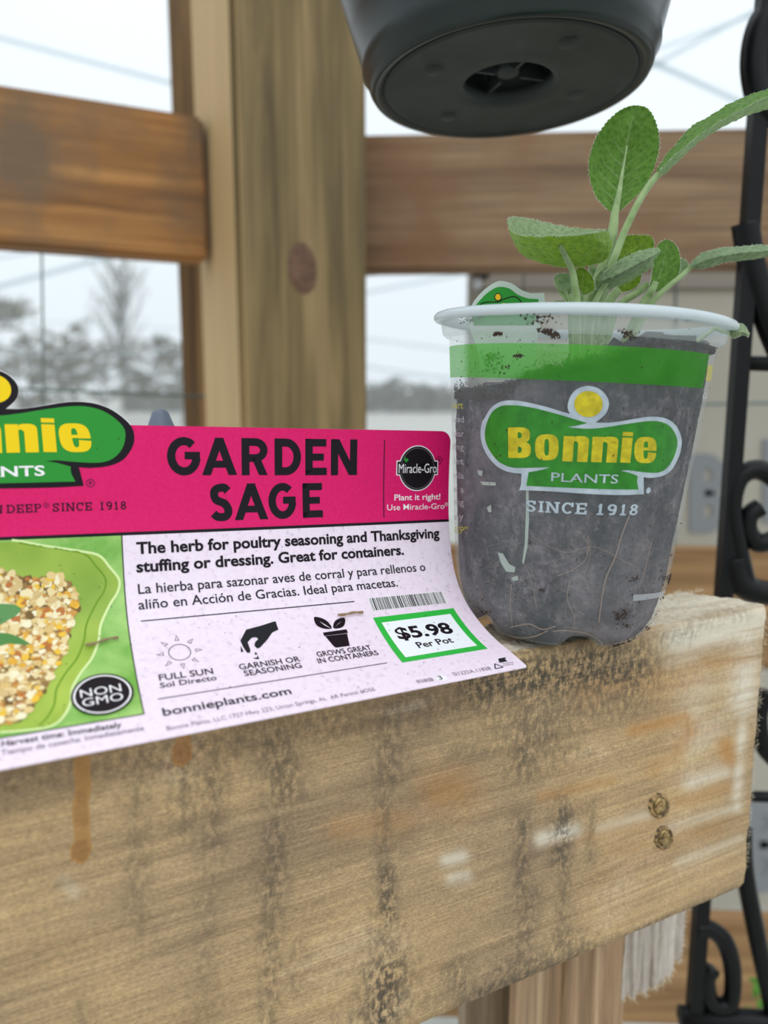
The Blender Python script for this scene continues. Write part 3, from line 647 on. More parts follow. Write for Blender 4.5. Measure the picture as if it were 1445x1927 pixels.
def glyph(ch, W, t, slab=0):                     # cap height 1
    h = t/2; o = []
    def ser(x, y, ww): o.append(rect(x-ww, y-(0 if y < .5 else slab), x+ww, y+(slab if y < .5 else 0)))
    if ch == 'G': o += stroke([p for p in ell(W/2, .5, W/2-h, .5-h+.01, 48, 332, 30)]+[(W-h, .46)], t)+[rect(W*.52, .42, W-h*.2, .42+t*.92)]
    elif ch == 'C':
        o += stroke(ell(W/2, .5, W/2-h, .5-h+.01, 42, 318, 30), t)
        if slab: o.append(rect(W-t*.9, .62, W-t*.9+slab*1.1, 1))
    elif ch == 'O': o += stroke(ell(W/2, .5, W/2-h, .5-h, 0, 350, 30), t, True)
    elif ch == 'A': o += [para(0, W/2-t*.5, 0, 1, t*1.08), para(W-t*1.08, W/2-t*.58, 0, 1, t*1.08), rect(W*.22, .2, W*.78, .2+t*.86)]
    elif ch == 'R':
        o += [rect(0, 0, t, 1), para(W-t*1.15, W*.36, 0, .5, t*1.12)]+stroke([(t*.6, 1-h*.96), (W*.5, 1-h*.96)]+ell(W*.52, .68, W*.48-h, .32-h*.96, 88, -88, 14)+[(W*.5, .36+h*.96), (t*.6, .36+h*.96)], t*.96)
    elif ch in 'PB':
        o += [rect(0, 0, t, 1)]+stroke([(t*.6, 1-h*.9), (W*.5, 1-h*.9)]+ell(W*.55, .72, W*.45-h, .28-h*.9, 88, -88, 14)+[(W*.5, .44+h*.9), (t*.6, .44+h*.9)], t*.9)
        if slab: ser(t/2, 0, t); o.append(rect(-t*.5, 1-slab, t, 1))
    elif ch == 'D':
        o += [rect(0, 0, t, 1)]+stroke([(t*.6, 1-h), (W*.4, 1-h)]+ell(W*.42, .5, W*.58-h, .5-h, 88, -88, 22)+[(W*.4, h), (t*.6, h)], t)
        if slab: o += [rect(-t*.5, 0, t, slab), rect(-t*.5, 1-slab, t, 1)]
    elif ch == 'E':
        o += [rect(0, 0, t, 1), rect(0, 0, W, t*.95), rect(0, 1-t*.95, W*.97, 1), rect(0, .5-t*.45, W*.86, .5+t*.45)]
        if slab: o += [rect(-t*.5, 0, t, slab), rect(-t*.5, 1-slab, t, 1), rect(W-slab, 0, W, .34), rect(W-slab, .7, W, 1)]
    elif ch == 'N':
        o += [rect(0, 0, t, 1), rect(W-t, 0, W, 1), para(W-t*1.15, 0, 0, 1, t*1.15)]
        if slab: ser(t/2, 0, t); o += [rect(W-t*1.6, 1-slab, W+t*.5, 1), rect(-t*.5, 1-slab, t, 1)]
    elif ch == 'I':
        o += [rect(W/2-h, 0, W/2+h, 1)]
        if slab: ser(W/2, 0, t); ser(W/2, 1, t)
    elif ch == '1':
        o += [rect(W/2-h, 0, W/2+h, 1), para(W*.1, W/2-h, .72, .9, t)]
        if slab: ser(W/2, 0, t*1.2)
    elif ch == 'S':
        P = catmull([(W-h*1.2, .80), (W*.62, 1-h), (W*.32, .97-h), (h*1.15, .76), (W*.28, .57), (W*.66, .45), (W-h*1.1, .26), (W*.68, h*1.05), (W*.34, h), (h*.9, .2)], 6); o += stroke(P, t)
        if slab: o += [rect(W-slab*1.1, .66, W, .98), rect(0, .03, slab*1.1, .34)]
    elif ch == '9': o += stroke(ell(W/2, .68, W/2-h, .32-h, 0, 350, 24), t, True)+stroke([(W-h, .68), (W-h*1.1, .4), (W*.7, .12), (W*.25, h)], t)
    elif ch == '8': o += stroke(ell(W/2, .74, W*.44-h, .26-h*.9, 0, 350, 24), t*.95, True)+stroke(ell(W/2, .28, W/2-h, .28-h*.9, 0, 350, 24), t*.95, True)
    elif ch == 'T': o += [rect(W/2-h, 0, W/2+h, 1), rect(0, 1-t, W, 1)]
    elif ch == 'L': o += [rect(0, 0, t, 1), rect(0, 0, W, t)]
    return o
def place(polys, P0, P1, cap, W):                # unit glyph polys -> surface coordinates along P0..P1
    P0 = np.array(P0); ex = (np.array(P1)-P0); Lx = np.linalg.norm(ex); ex = ex/Lx; ey = np.array([-ex[1], ex[0]])
    return [[P0+ex*(p[0]/W*Lx)+ey*(p[1]*cap) for p in q] for q in polys]
def set_line(s, inv_, pL, pR, capPx, t, slab=0, gap=.22, widths=None, adv=None):
    """a line of drawn capitals from pixel pL to pR; capPx = cap height in px at the left"""
    P0 = inv_(*pL); P1 = inv_(*pR); Pt = inv_(pL[0], pL[1]-capPx); cap = abs(Pt[1]-P0[1]); Wd = {'I': .3, '1': .45, 'S': .62, 'N': .74, 'C': .72, 'E': .62, '9': .58, '8': .58, 'D': .72, 'P': .62, ' ': .36, 'O': .8, 'G': .8, 'T': .62, 'A': .75, 'R': .65, 'L': .55}
    if widths: Wd.update(widths)
    tot = sum(Wd[c]+gap for c in s)-gap; x = 0; out = []; d = (P1-P0); 
    for c in s:
        if c != ' ': out += place(glyph(c, Wd[c], t, slab), P0+d*(x/tot), P0+d*((x+Wd[c])/tot), cap, Wd[c])
        x += Wd[c]+gap
    return out
def text_bm(s, P0, P1, cap, bold=0, shear=0):
    cu = bpy.data.curves.new('t', 'FONT'); cu.body = s; cu.offset = bold; cu.resolution_u = 3; cu.shear = shear
    o = bpy.data.objects.new('t', cu); COL.objects.link(o); bpy.context.view_layer.update()
    me = bpy.data.meshes.new_from_object(o.evaluated_get(bpy.context.evaluated_depsgraph_get()))
    bpy.data.objects.remove(o); bpy.data.curves.remove(cu)
    bm = bmesh.new(); bm.from_mesh(me); bpy.data.meshes.remove(me)
    x0 = min(v.co.x for v in bm.verts); x1 = max(v.co.x for v in bm.verts)
    P0 = np.array(P0); ex = np.array(P1)-P0; L = np.linalg.norm(ex); ex = ex/L; ey = np.array([-ex[1], ex[0]])
    for v in bm.verts:
        a = (v.co.x-x0)/(x1-x0)*L; b = v.co.y/.70*cap; q = P0+ex*a+ey*b; v.co = (q[0], q[1], 0)
    return bm
def text(s, inv_, mp, pL, pR, capPx, mat, parent, off, bold=.0, name='lettering', **k):
    P0 = inv_(*pL); P1 = inv_(*pR); pm = ((pL[0]+pR[0])/2, (pL[1]+pR[1])/2); cap = abs(inv_(pm[0], pm[1]-capPx)[1]-inv_(*pm)[1])
    return wrap(name, text_bm(s, P0, P1, cap, bold), mp, off, mat, parent, .02, .0022, **k)
def ink(name, c, rough=.5, seethru=None, trans=.4, spec=.16):
    m = M(name); m.col(lin(c)); m.set(Roughness=rough); m.b.inputs['Specular IOR Level'].default_value = spec
    if seethru: m.see_through(seethru, trans)
    return m.m
pink = M('pink_card_ink'); f = pink.noise(pink.coord((1, 1, 1)), 900, 2); pink.col(pink.mix(.5, lin((222, 24, 104)), pink.ramp(f, [(.3, (212, 18, 96)), (.7, (232, 34, 114))]))); pink.set(Roughness=.5); pink.b.inputs['Specular IOR Level'].default_value = .2
pale_ = M('pale_pink_card'); f = pale_.noise(pale_.coord((1, 1, 1)), 500, 4, .7); pale_.col(pale_.ramp(f, [(.30, (214, 194, 210)), (.42, (240, 222, 236)), (.7, (246, 230, 243))])); pale_.set(Roughness=.5); pale_.b.inputs['Specular IOR Level'].default_value = .25
blk = ink('black_ink', (26, 20, 26), .38); dk = ink('dark_grey_ink', (40, 38, 44), .4); gry = ink('grey_ink', (132, 122, 132), .45); wht = ink('white_ink', (246, 242, 244), .4)
grn = ink('green_ink', (48, 146, 54), .4); yel = ink('yellow_ink', (246, 208, 22), .4); lgrn = ink('sticker_green', (52, 186, 70), .4); stw = ink('sticker_white', (244, 248, 250), .35)
plum = ink('plum_ink', (96, 22, 66), .4); edgew = ink('card_edge_white', (244, 240, 240), .5)

# ------------------------------------------------------------------ bonnie logo, traced once on the pot (crop px)
def q4(cx_, cy_): return (880+cx_*.29066, 720+cy_*.29066)
OUT = [(110, 230), (150, 165), (200, 130), (260, 115), (330, 118), (420, 135), (520, 160), (600, 185), (662, 203), (648, 170), (650, 130), (670, 80), (710, 40), (775, 22), (840, 35), (890, 75), (914, 130), (900, 190), (866, 228), (828, 258), (900, 260), (980, 252), (1080, 235), (1160, 222), (1230, 222), (1290, 235), (1340, 270), (1375, 330), (1385, 390), (1370, 470), (1330, 550), (1290, 590), (1240, 610), (1180, 617), (1138, 612), (1139, 722), (1000, 728), (800, 722), (600, 708), (450, 700), (332, 697), (345, 660), (348, 590), (270, 580), (200, 550), (140, 490), (100, 420), (83, 340), (90, 270)]
GRN = [(112, 330), (125, 260), (160, 190), (210, 155), (260, 147), (340, 150), (430, 165), (530, 190), (620, 215), (700, 240), (775, 262), (720, 275), (645, 288), (720, 296), (800, 298), (900, 288), (1000, 272), (1080, 260), (1160, 250), (1230, 250), (1290, 270), (1330, 310), (1355, 370), (1350, 430), (1325, 500), (1285, 555), (1240, 580), (1180, 583), (1100, 575), (1040, 567), (985, 570), (1040, 582), (1100, 605), (1095, 640), (1105, 692), (900, 690), (700, 682), (500, 674), (380, 667), (388, 620), (395, 580), (470, 567), (535, 548), (440, 550), (340, 552), (270, 545), (200, 510), (150, 450), (120, 390)]
SHARP = {(775, 262), (645, 288), (828, 258), (662, 203), (1138, 612), (1139, 722), (332, 697), (348, 590), (985, 570), (1105, 692), (380, 667), (535, 548), (395, 580), (1100, 605)}
def smooth_out(P, n=4):
    m_ = len(P); out = []
    for i in range(m_):
        a, b, c, d = P[i-1], P[i], P[(i+1) % m_], P[(i+2) % m_]
        if b in SHARP: a = b
        if c in SHARP: d = c
        a, b, c, d = map(lambda v: np.array(v, float), (a, b, c, d))
        for k in range(n): t = k/n; out.append(.5*((2*b)+(-a+c)*t+(2*a-5*b+4*c-d)*t*t+(-a+3*b-3*c+d)*t**3))
    return out
LG = {}
LG['out'] = [ppx(*q4(*p)) for p in smooth_out(OUT, 3)]; LG['grn'] = [ppx(*q4(*p)) for p in smooth_out(GRN, 3)]
LG['dot'] = [ppx(*q4(*p)) for p in ell(781, 139, 92, 85)[:-1]]
def se(cx_, cy_, rx, ry, e=2.8, a0=0, a1=360, n=28):
    o = []
    for t in np.radians(np.linspace(a0, a1, n)): c_, s_ = math.cos(t), math.sin(t); o.append((cx_+rx*math.copysign(abs(c_)**(2/e), c_), cy_+ry*math.copysign(abs(s_)**(2/e), s_)))
    return o
def ring(o, i_): n = len(o); return [[o[k], o[(k+1) % n], i_[(k+1) % n], i_[k]] for k in range(n)]
def bfat(ch):                                    # heavy logo letters, unit box
    if ch == 'B':
        a = [rect(0, 0, .44, 1)]
        for cy_, ry, rx in ((.745, .255, .52), (.27, .27, .56)):
            o = [(.40, cy_+ry)]+se(.44, cy_, rx, ry, 3, 90, -90, 14)+[(.40, cy_-ry)]; i_ = [(.40, cy_+.10)]+se(.44, cy_, .17, .10, 3, 90, -90, 14)+[(.40, cy_-.10)]
            a += [[o[k], o[k+1], i_[k+1], i_[k]] for k in range(len(o)-1)]
        return a
    if ch == 'o': return ring(se(.5, .5, .5, .5, 2.9)[:-1], se(.5, .5, .1, .32, 3)[:-1])
    if ch == 'n':
        o = [(.0, .985), (.40, .985), (.40, .87)]+se(.67, .72, .33, .28, 3, 130, 0, 10)+[(1, 0), (.585, 0), (.585, .70)]+se(.50, .70, .085, .08, 3, 0, 180, 6)+[(.41, .7), (.41, 0), (0, 0)]
        return [[(0, 0), (.41, 0), (.41, .985), (0, .985)], [(.41, .985), (.41, .78), (.47, .80), (.54, .985), (.6, 1), (.585, .74)][:3]+[(.50, .80), (.585, .72), (.585, .0), (1, 0)]+se(.67, .72, .33, .28, 3, 0, 130, 10)+[(.41, .87)]]
    if ch == 'i': return [rect(0, 0, 1, .82), rect(0, .87, 1, 1)]
    if ch == 'e':
        o = se(.5, .5, .5, .5, 2.9, -.9, 353.5, 60); inn = se(.5, .5, .10, .33, 3, -.9, 353.5, 60)
        a = [[o[k], o[k+1], inn[k+1], inn[k]] for k in range(59)]+[rect(.38, .49, .62, .60)]
        return a
    if ch == 'O': return []
LETTERS = [('B', (265, 487), (410, 489), (262, 290)), ('o', (437, 503), (587, 503), (437, 335)), ('n', (612, 509), (774, 514), (622, 343)), ('n', (797, 514), (962, 518), (808, 347)), ('i', (985, 517), (1050, 520), (1003, 318)), ('e', (1075, 521), (1214, 521), (1078, 350))]
LG['let'] = []
for ch, a, b, c in LETTERS:
    A_, B_, C_ = ppx(*q4(*a)), ppx(*q4(*b)), ppx(*q4(*c)); LG['let'] += [[A_+(B_-A_)*p[0]+(C_-A_)*p[1] for p in q] for q in bfat(ch)]
PLa, PLb = ppx(*q4(540, 637)), ppx(*q4(970, 652)); LG['plants'] = (PLa, PLb, abs(ppx(*q4(540, 580))[1]-PLa[1]))
LG['reg'] = ppx(*q4(1168, 698))

# ================================================================== THE CARD
card = empty('plant_label_card', cardP(-.05, .11)-np.array([0, 0, .0005]), 'big pink and pale plant label card with curled lower edge leaning before the pot', 'label card')
u1 = .0443
sB = float(np.mean([-cpx(*p)[1] for p in ((230, 1405), (480, 1359), (716, 1309), (992, 1253))]))
sK = float(np.mean([-cpx(*p)[1] for p in ((20, 1014), (240, 1005), (480, 996), (840, 979))]))
sT = float(np.mean([-cpx(*p)[1] for p in ((300, 799), (535, 806), (800, 812))]))
# logo similarity: pot coords -> card coords
dotc = cpx(9, 732); cornr = cpx(159, 916); pd_, pc_ = np.mean(LG['dot'], 0), ppx(*q4(1139, 722))
kf = (dotc[1]-cornr[1])/(pd_[1]-pc_[1]); kx = (cpx(255, 823)[0]-cornr[0])/(ppx(*q4(1385, 390))[0]-pc_[0])
kx = kf*.98 if not (.6*kf < kx < 1.5*kf) else (kx+kf)/2
def tol(p): p = np.asarray(p, float); return np.array([cornr[0]+(p[..., 0]-pc_[0])*kx, cornr[1]+(p[..., 1]-pc_[1])*kf]).T
c_out = [tol(p) for p in LG['out']]
uL = min(p[0] for p in c_out)-(u1-max(p[0] for p in c_out)); uL = max(uL, U0_+.01)
# outline of the die-cut sheet: body rectangle with rounded corners + the logo's head rising above the top edge
def rnd(cx_, cy_, r, a0, a1): return ell(cx_, cy_, r, r, a0, a1, 7)
body = rnd(u1-.0045, -sT-.0045, .0045, 0, 90)+rnd(uL+.0045, -sT-.0045, .0045, 90, 180)+rnd(uL+.002, -sB+.002, .002, 180, 270)+rnd(u1-.001, -sB+.001, .001, 270, 360)
# grid cloth version of the body keeps the curl smooth
wrap('card_body', poly_bm([body]), card_map, 0, pale_.m, card, .004, .0016, th=.00035)
def cw(name, polys, lay, mat, **k): return wrap(name, poly_bm(polys), card_map, .00003+.00005*lay, mat, card, k.get('cx', .006), k.get('cy', .0022))
pk = rnd(u1-.0045, -sT-.0045, .0045, 0, 90)+rnd(uL+.0045, -sT-.0045, .0045, 90, 180)+[(uL, -sK), (u1, -sK)]
cw('pink_band', [pk], 0, pink.m)
cw('band_rule', [rect(uL, -sK-.0004, u1, -sK+.0006)], 1, blk)
wrap('logo_head', poly_bm([c_out]), card_map, .00002, edgew, card, .004, .002, th=.00035)
cen = np.mean(c_out, 0)
cw('logo_outline', [[cen+(p-cen)*np.array([.992, .985]) for p in c_out]], 2, blk)
cg = [tol(p) for p in LG['grn']]; cw('logo_ground', [cg], 3, grn)
cw('logo_dot', [[tol(p) for p in LG['dot']]], 3, yel)
cw('logo_letters', [[tol(p) for p in q] for q in LG['let']], 4, yel)
a, b, cp = LG['plants']; wrap('logo_lettering', text_bm('PLANTS', tol(a), tol(b), cp*kf, .02), card_map, .00023, wht, card)
def ringmark(pxy, r, mat, lay, nm='registered_mark'):
    c = cpx(*pxy); P = ell(c[0], c[1], r, r, 0, 350, 18)
    cw(nm, stroke(P, r*.2, True)+place(glyph('R', .7, .2), c+np.array([-r*.35, -r*.45]), c+np.array([r*.4, -r*.45]), r*.95, .7), lay, mat)
ringmark((170, 909), .00125, plum, 2); ringmark((825.5, 866.5), .0014, plum, 2)
# GARDEN SAGE, letter by letter
L3 = lambda x, y: (230+x*.43599, 780+y*.43599)
def capital(ch, xa, xb, yb_l, yt_l, t=.215):
    a = cpx(*L3(xa, yb_l)); b = cpx(*L3(xb, yb_l-(xb-xa)*.012)); c = cpx(*L3(xa, yt_l)); cap = abs(c[1]-a[1]); W = abs(b[0]-a[0])/cap
    return place(glyph(ch, W, t), a, (b[0], a[1]), cap, W)
gs = []
for ch, xa, xb in (('G', 195, 340), ('A', 345, 495), ('R', 516, 628), ('D', 658, 771), ('E', 790, 882), ('N', 900, 1012)): gs += capital(ch, xa, xb, 262, 98+(xa-195)*.012)
for ch, xa, xb in (('S', 380, 478), ('A', 486, 630), ('G', 633, 753), ('E', 780, 866)): gs += capital(ch, xa, xb, 460-(xa-380)*.035, 299-(xa-380)*.005)
cw('title_lettering', gs, 2, blk)
cw('since_lettering', set_line('DEEP', cpx, (14, 966), (78, 963.7), 16, .15, .13)+set_line('SINCE 1918', cpx, (99.5, 963), (237.5, 958.4), 16, .15, .13)+set_line('N', cpx, (-14, 967), (4, 966.5), 16, .15, .13), 2, ink('dark_plum_ink', (58, 14, 44)))
ringmark((87, 951), .0008, plum, 2)
# miracle-gro corner
l1, l2 = cpx(723.5, 828), cpx(720.5, 974); cw('divider_rule', [rect(l1[0]-.00018, l2[1], l1[0]+.00018, l1[1])], 2, blk)
mc = cpx(785.2, 881.2); mr_ = .00905
def disc(c, r, k=1.0): return [ell(c[0], c[1], r*k, r, 0, 352, 44)]
plate = lambda e: [rect(cpx(748.5, 880)[0]-e, cpx(785, 891)[1]-e, cpx(821, 880)[0]+e, cpx(785, 870)[1]+e)]
cw('roundel', disc(mc, mr_, .93)+plate(.0007), 2, wht); cw('roundel', disc(mc, mr_-.0004, .93)+plate(.0003), 3, blk)
cw('roundel_line', ring(disc(mc, mr_-.001, .93)[0], disc(mc, mr_-.00115, .93)[0]), 4, gry)
text('Miracle-Gro', cpx, card_map, (749.5, 890.3), (820.6, 889.5), 17.8, wht, card, .00028, .0)
lf = cpx(763, 869); cw('sprout_mark', [[(lf[0], lf[1]-.0003), (lf[0]-.0008, lf[1]+.0008), (lf[0]-.0004, lf[1]+.0022), (lf[0]+.0002, lf[1]+.001), (lf[0]+.0008, lf[1]+.0014), (lf[0]+.0012, lf[1]+.0006)]], 5, grn)
T = lambda s, a, b, c, m=blk, bold=.012, lay=.00013, nm='lettering': text(s, cpx, card_map, a, b, c, m, card, lay, bold, nm)
T('Plant it right!', (741.8, 941.7), (828.2, 939.7), 11.2, wht, .012); T('Use Miracle-Gro', (728.2, 960.4), (836, 957.4), 11, wht, .002); ringmark((839.5, 949), .0007, wht, 2)
T('The herb for poultry seasoning and Thanksgiving', (257, 1042.3), (827, 1011.6), 20, blk, .028); T('stuffing or dressing. Great for containers.', (257, 1077), (760, 1043.5), 20, blk, .028)
T('La hierba para sazonar aves de corral y para rellenos o', (260.5, 1118), (801, 1074), 17.5, dk, .008); T('aliño en Acción de Gracias. Ideal para macetas.', (261, 1147.5), (749, 1103.5), 17.5, dk, .008)
d1 = -(cpx(265, 1171)+cpx(666, 1130.5))[1]/2; d2 = -(cpx(297, 1316)+cpx(728, 1247.5))[1]/2
cw('divider_rule', [rect(cpx(265, 1171)[0], -d1-.0002, cpx(666, 1130.5)[0], -d1+.0002)], 1, dk); cw('divider_rule', [rect(cpx(297, 1316)[0], -d2-.0002, cpx(728, 1247)[0], -d2+.0002)], 1, dk)
T('FULL SUN', (300, 1281.5), (402, 1268), 11.5); T('Sol Directo', (302, 1295.3), (408.5, 1279.6), 9.5, dk, .012)
T('GARNISH OR', (451.4, 1260.8), (566, 1244.6), 10.5); T('SEASONING', (461, 1272.8), (569, 1256.6), 10.2); T('GROWS GREAT', (598, 1236.6), (700, 1222.8), 9.6); T('IN CONTAINERS', (600, 1248.9), (713.4, 1232.4), 9.6)
T('bonnieplants.com', (307.6, 1348), (549.5, 1306), 14.5, dk, .014); T('Bonnie Plants, LLC 1727 Hwy 223, Union Springs, AL  AR Permit #OS5', (314.6, 1375.6), (706.7, 1300), 7.8, gry, .0)
T('Harvest time: Immediately', (2.7, 1405.8), (229, 1368.5), 11, dk, .012); T('Tiempo de cosecha: Inmediatamente', (1.7, 1422.5), (271.4, 1374.5), 10, gry, .006)
T('85808', (786, 1286.2), (817, 1281.6), 6.6, gry, .0); c3 = cpx(830.6, 1276.5); cw('number_spot', [ell(c3[0], c3[1], .0021, .0016, 0, 350, 20)], 1, wht); T('3', (827, 1280), (834, 1278.6), 8, dk, .0, .00018)
T('01222A.11828', (856, 1272.3), (925, 1260), 6.6, gry, .0)
r0 = cpx(936.5, 1254.5); tri = [r0+.0019*np.array([math.cos(a), math.sin(a)*1.0]) for a in (PI/2, PI*7/6, PI*11/6)]
cw('recycling_mark', stroke([tri[0], tri[1]], .00042)+stroke([tri[1], tri[2]], .00042)+stroke([tri[2], tri[0]], .00042), 1, dk)
n0 = cpx(940, 1247.5); n1_ = cpx(958, 1244); n2_ = cpx(948, 1237); cw('maker_mark', place([para(0, .25, 0, 1, .3), para(.3, .55, 0, 1, .3), rect(.62, 0, .82, 1), rect(.5, .72, 1, 1)], n0, n1_, abs(n2_[1]-n0[1])*.9, 1), 1, dk)
for yy in (1250.5, 1254): T('molding', (946, yy), (966, yy-3.4), 2.6, gry, 0)
# barcode
bl, br_, tl_ = cpx(703, 1150.5), cpx(840, 1134), cpx(698.5, 1128); bars = []; x = 0; rb_ = random.Random(4)
while x < 1:
    wd_ = rb_.choice([.006, .006, .011, .016]); bars.append(rect(bl[0]+(br_[0]-bl[0])*x, (bl[1]+br_[1])/2, bl[0]+(br_[0]-bl[0])*min(1, x+wd_), (bl[1]+br_[1])/2+.0062)); x += wd_+rb_.choice([.006, .006, .009, .014])
hgt_ = abs(cpx(697, 1127.5)[1]-cpx(703, 1150.5)[1]); bars = [[(p[0], bl[1]+(br_[1]-bl[1])*.5+(hgt_ if k > 1 else 0)) for k, p in enumerate(q)] for q in bars]
cw('barcode', [rect(bl[0]-.0003, (bl[1]+br_[1])/2-.0002, br_[0]+.0005, (bl[1]+br_[1])/2+hgt_+.0002)], 1, wht); cw('barcode', bars, 2, blk)
# price sticker
def quadpx(P, n=5):
    Q = [];
    for i in range(4):
        a, b = np.array(P[i], float), np.array(P[(i+1) % 4], float)
        for k in range(n): Q.append(cpx(*(a+(b-a)*k/n)))
    return Q
so = [cpx(*p) for p in ((702, 1163), (853, 1145), (917, 1221), (757, 1247))]; si = [cpx(*p) for p in ((717.7, 1172.5), (847, 1156), (898, 1216), (763, 1238))]
wrap('price_sticker', poly_bm([so]), card_map, .00016, lgrn, card, .004, .0018, th=.0001); cw('sticker_panel', [si], 4, stw)
text('$5.98', cpx, card_map, (751, 1204), (855, 1191.5), 21.5, blk, card, .00028, .03); text('Per Pot', cpx, card_map, (788.5, 1220.7), (854.5, 1209.5), 11.5, blk, card, .00028, .018)
# icons
R1 = lambda x, y: (270+x*.31834, 1150+y*.31834)
sc_ = cpx(*R1(214, 244)); rr = .0034; cw('sun_icon', stroke(ell(sc_[0], sc_[1], rr, rr, 0, 350, 36), .00025, True), 1, dk)
tri_ = []
for k in range(8):
    a = math.radians(90+45*k); d = np.array([math.cos(a), math.sin(a)]); n_ = np.array([-d[1], d[0]]); P = [sc_+d*rr*1.5+n_*.0006, sc_+d*rr*2.12, sc_+d*rr*1.5-n_*.0006]; tri_ += stroke(P, .0002, True)
cw('sun_rays', tri_, 1, dk)
px_poly = lambda P, n=3: [cpx(*R1(*p)) for p in (catmull(P, n, True) if n > 1 else P)]
cw('hand_icon', [px_poly([(780, 60), (797, 110), (760, 128), (735, 165), (690, 215), (672, 222), (655, 205), (660, 185), (678, 165), (665, 155), (640, 158), (615, 185), (632, 230), (628, 248), (612, 247), (590, 215), (572, 175), (607, 110), (690, 88), (740, 72)], 1), px_poly([(573, 205), (592, 240), (576, 244)], 1),
   px_poly([(660, 240), (674, 256), (657, 259)], 1), px_poly([(690, 257), (715, 276), (700, 263)], 1), px_poly([(645, 277), (662, 285), (670, 276)], 1), px_poly([(676, 262), (684, 284), (664, 286)], 1)], 1, ink('icon_ink', (34, 36, 38)))
cw('potted_plant_icon', [px_poly([(1010, 35), (1060, 45), (1095, 70), (1112, 103), (1070, 105), (1030, 90), (1012, 65)]), px_poly([(1187, 40), (1190, 75), (1170, 98), (1126, 103), (1122, 80), (1140, 52)]), px_poly([(1060, 128), (1200, 108), (1208, 130), (1068, 148)], 1), px_poly([(1074, 149), (1203, 133), (1219, 206), (1137, 217), (1124, 208)], 1)], 1, blk)
cw('leaf_veins', [px_poly([(1040, 62), (1075, 82), (1108, 104), (1070, 86)], 1), px_poly([(1172, 60), (1148, 78), (1130, 100), (1146, 82)], 1)], 2, pale_.m)
# photo panel: dish of herb stuffing
ph0 = cpx(229, 1006)[0]; ph1 = cpx(272, 1345); uP = (cpx(231, 1080)[0]+cpx(237, 1163)[0]+cpx(252, 1253)[0]+ph1[0])/4
sP2 = float(np.mean([-cpx(*p)[1] for p in ((272, 1344.5), (120, 1371), (10, 1384))]))
gA = M('photo_green_cloth'); f = gA.noise(gA.coord((1, 1, 1)), 60, 4, .6); gA.col(gA.ramp(f, [(.35, (112, 172, 62)), (.65, (168, 208, 116))])); gA.set(Roughness=.42)
gB = M('photo_green_dish'); f = gB.noise(gB.coord((1, 1, 1)), 28, 3, .5); gB.col(gB.ramp(f, [(.35, (120, 156, 34)), (.65, (172, 196, 72))])); gB.set(Roughness=.42)
cw('photo_ground', [rect(uL+.002, -sP2, uP, -sK-.0004)], 1, gA.m)
def P1_(x, y): return cpx(x/3.0104, 680+y/3.0104)
def P2_(x, y): return cpx(x/3.0104, 1080+y/3.0104)
rimP = [P1_(-60, 1005), P1_(100, 1017), P1_(250, 1045), P1_(450, 1075), P1_(560, 1100), P1_(620, 1165), P1_(675, 1240), P1_(665, 1310), P2_(625, 170), P2_(572, 285), P2_(558, 380), P2_(520, 480), P2_(460, 560), P2_(410, 650), P2_(398, 740), P2_(350, 822), P2_(280, 868), P2_(150, 888), P2_(0, 900)]
rs_ = catmull(rimP, 5); uc = min(p[0] for p in rs_)-.02
rs_m = [np.array([2*uc-p[0], p[1]]) for p in rs_[::-1]]; rs_m = [p for p in rs_m if p[0] > uL+.004]
dish = list(rs_)+rs_m; cw('photo_dish', [[np.array([max(p[0], uL+.004), min(p[1], -sK-.001)]) for p in dish]], 2, gB.m)
cw('dish_rim', stroke([p for p in rs_ if p[1] < -sK-.0004], .0008), 3, ink('photo_rim', (216, 234, 164)))
rin = [p+np.array([-.0042, .0006]) for p in rs_[8:-12]]; cw('dish_rim', stroke(rin, .0005), 3, ink('photo_rim_shade', (108, 150, 36)))
foodP = [P1_(-60, 1165), P1_(0, 1185), P1_(60, 1195), P1_(160, 1230), P1_(240, 1232), P1_(300, 1205), P1_(355, 1225), P1_(400, 1275), P1_(440, 1330), P2_(448, 175), P2_(405, 300), P2_(372, 440), P2_(305, 560), P2_(272, 640), P2_(195, 745), P2_(95, 835), P2_(0, 850), P2_(-60, 860)]
fp = catmull(foodP, 4); cw('photo_food', [list(fp)+[np.array([uc-.02, fp[-1][1]]), np.array([uc-.02, fp[0][1]])]], 3, ink('food_base', (176, 140, 84)))
def inside(p, P):
    c_ = False; n_ = len(P)
    for i in range(n_):
        a, b = P[i-1], P[i]
        if (a[1] > p[1]) != (b[1] > p[1]) and p[0] < (b[0]-a[0])*(p[1]-a[1])/(b[1]-a[1])+a[0]: c_ = not c_
    return c_
fpl = list(fp)+[np.array([uc-.02, fp[-1][1]]), np.array([uc-.02, fp[0][1]])]
cols = [(232, 210, 156), (240, 222, 176), (220, 186, 120), (226, 170, 60), (236, 190, 66), (206, 150, 76), (188, 116, 60), (244, 232, 196), (120, 92, 52), (150, 118, 70), (228, 200, 140), (214, 184, 128)]
sets = [[] for _ in cols]; uu = [p[0] for p in fpl]; vv_ = [p[1] for p in fpl]; cnt = 0
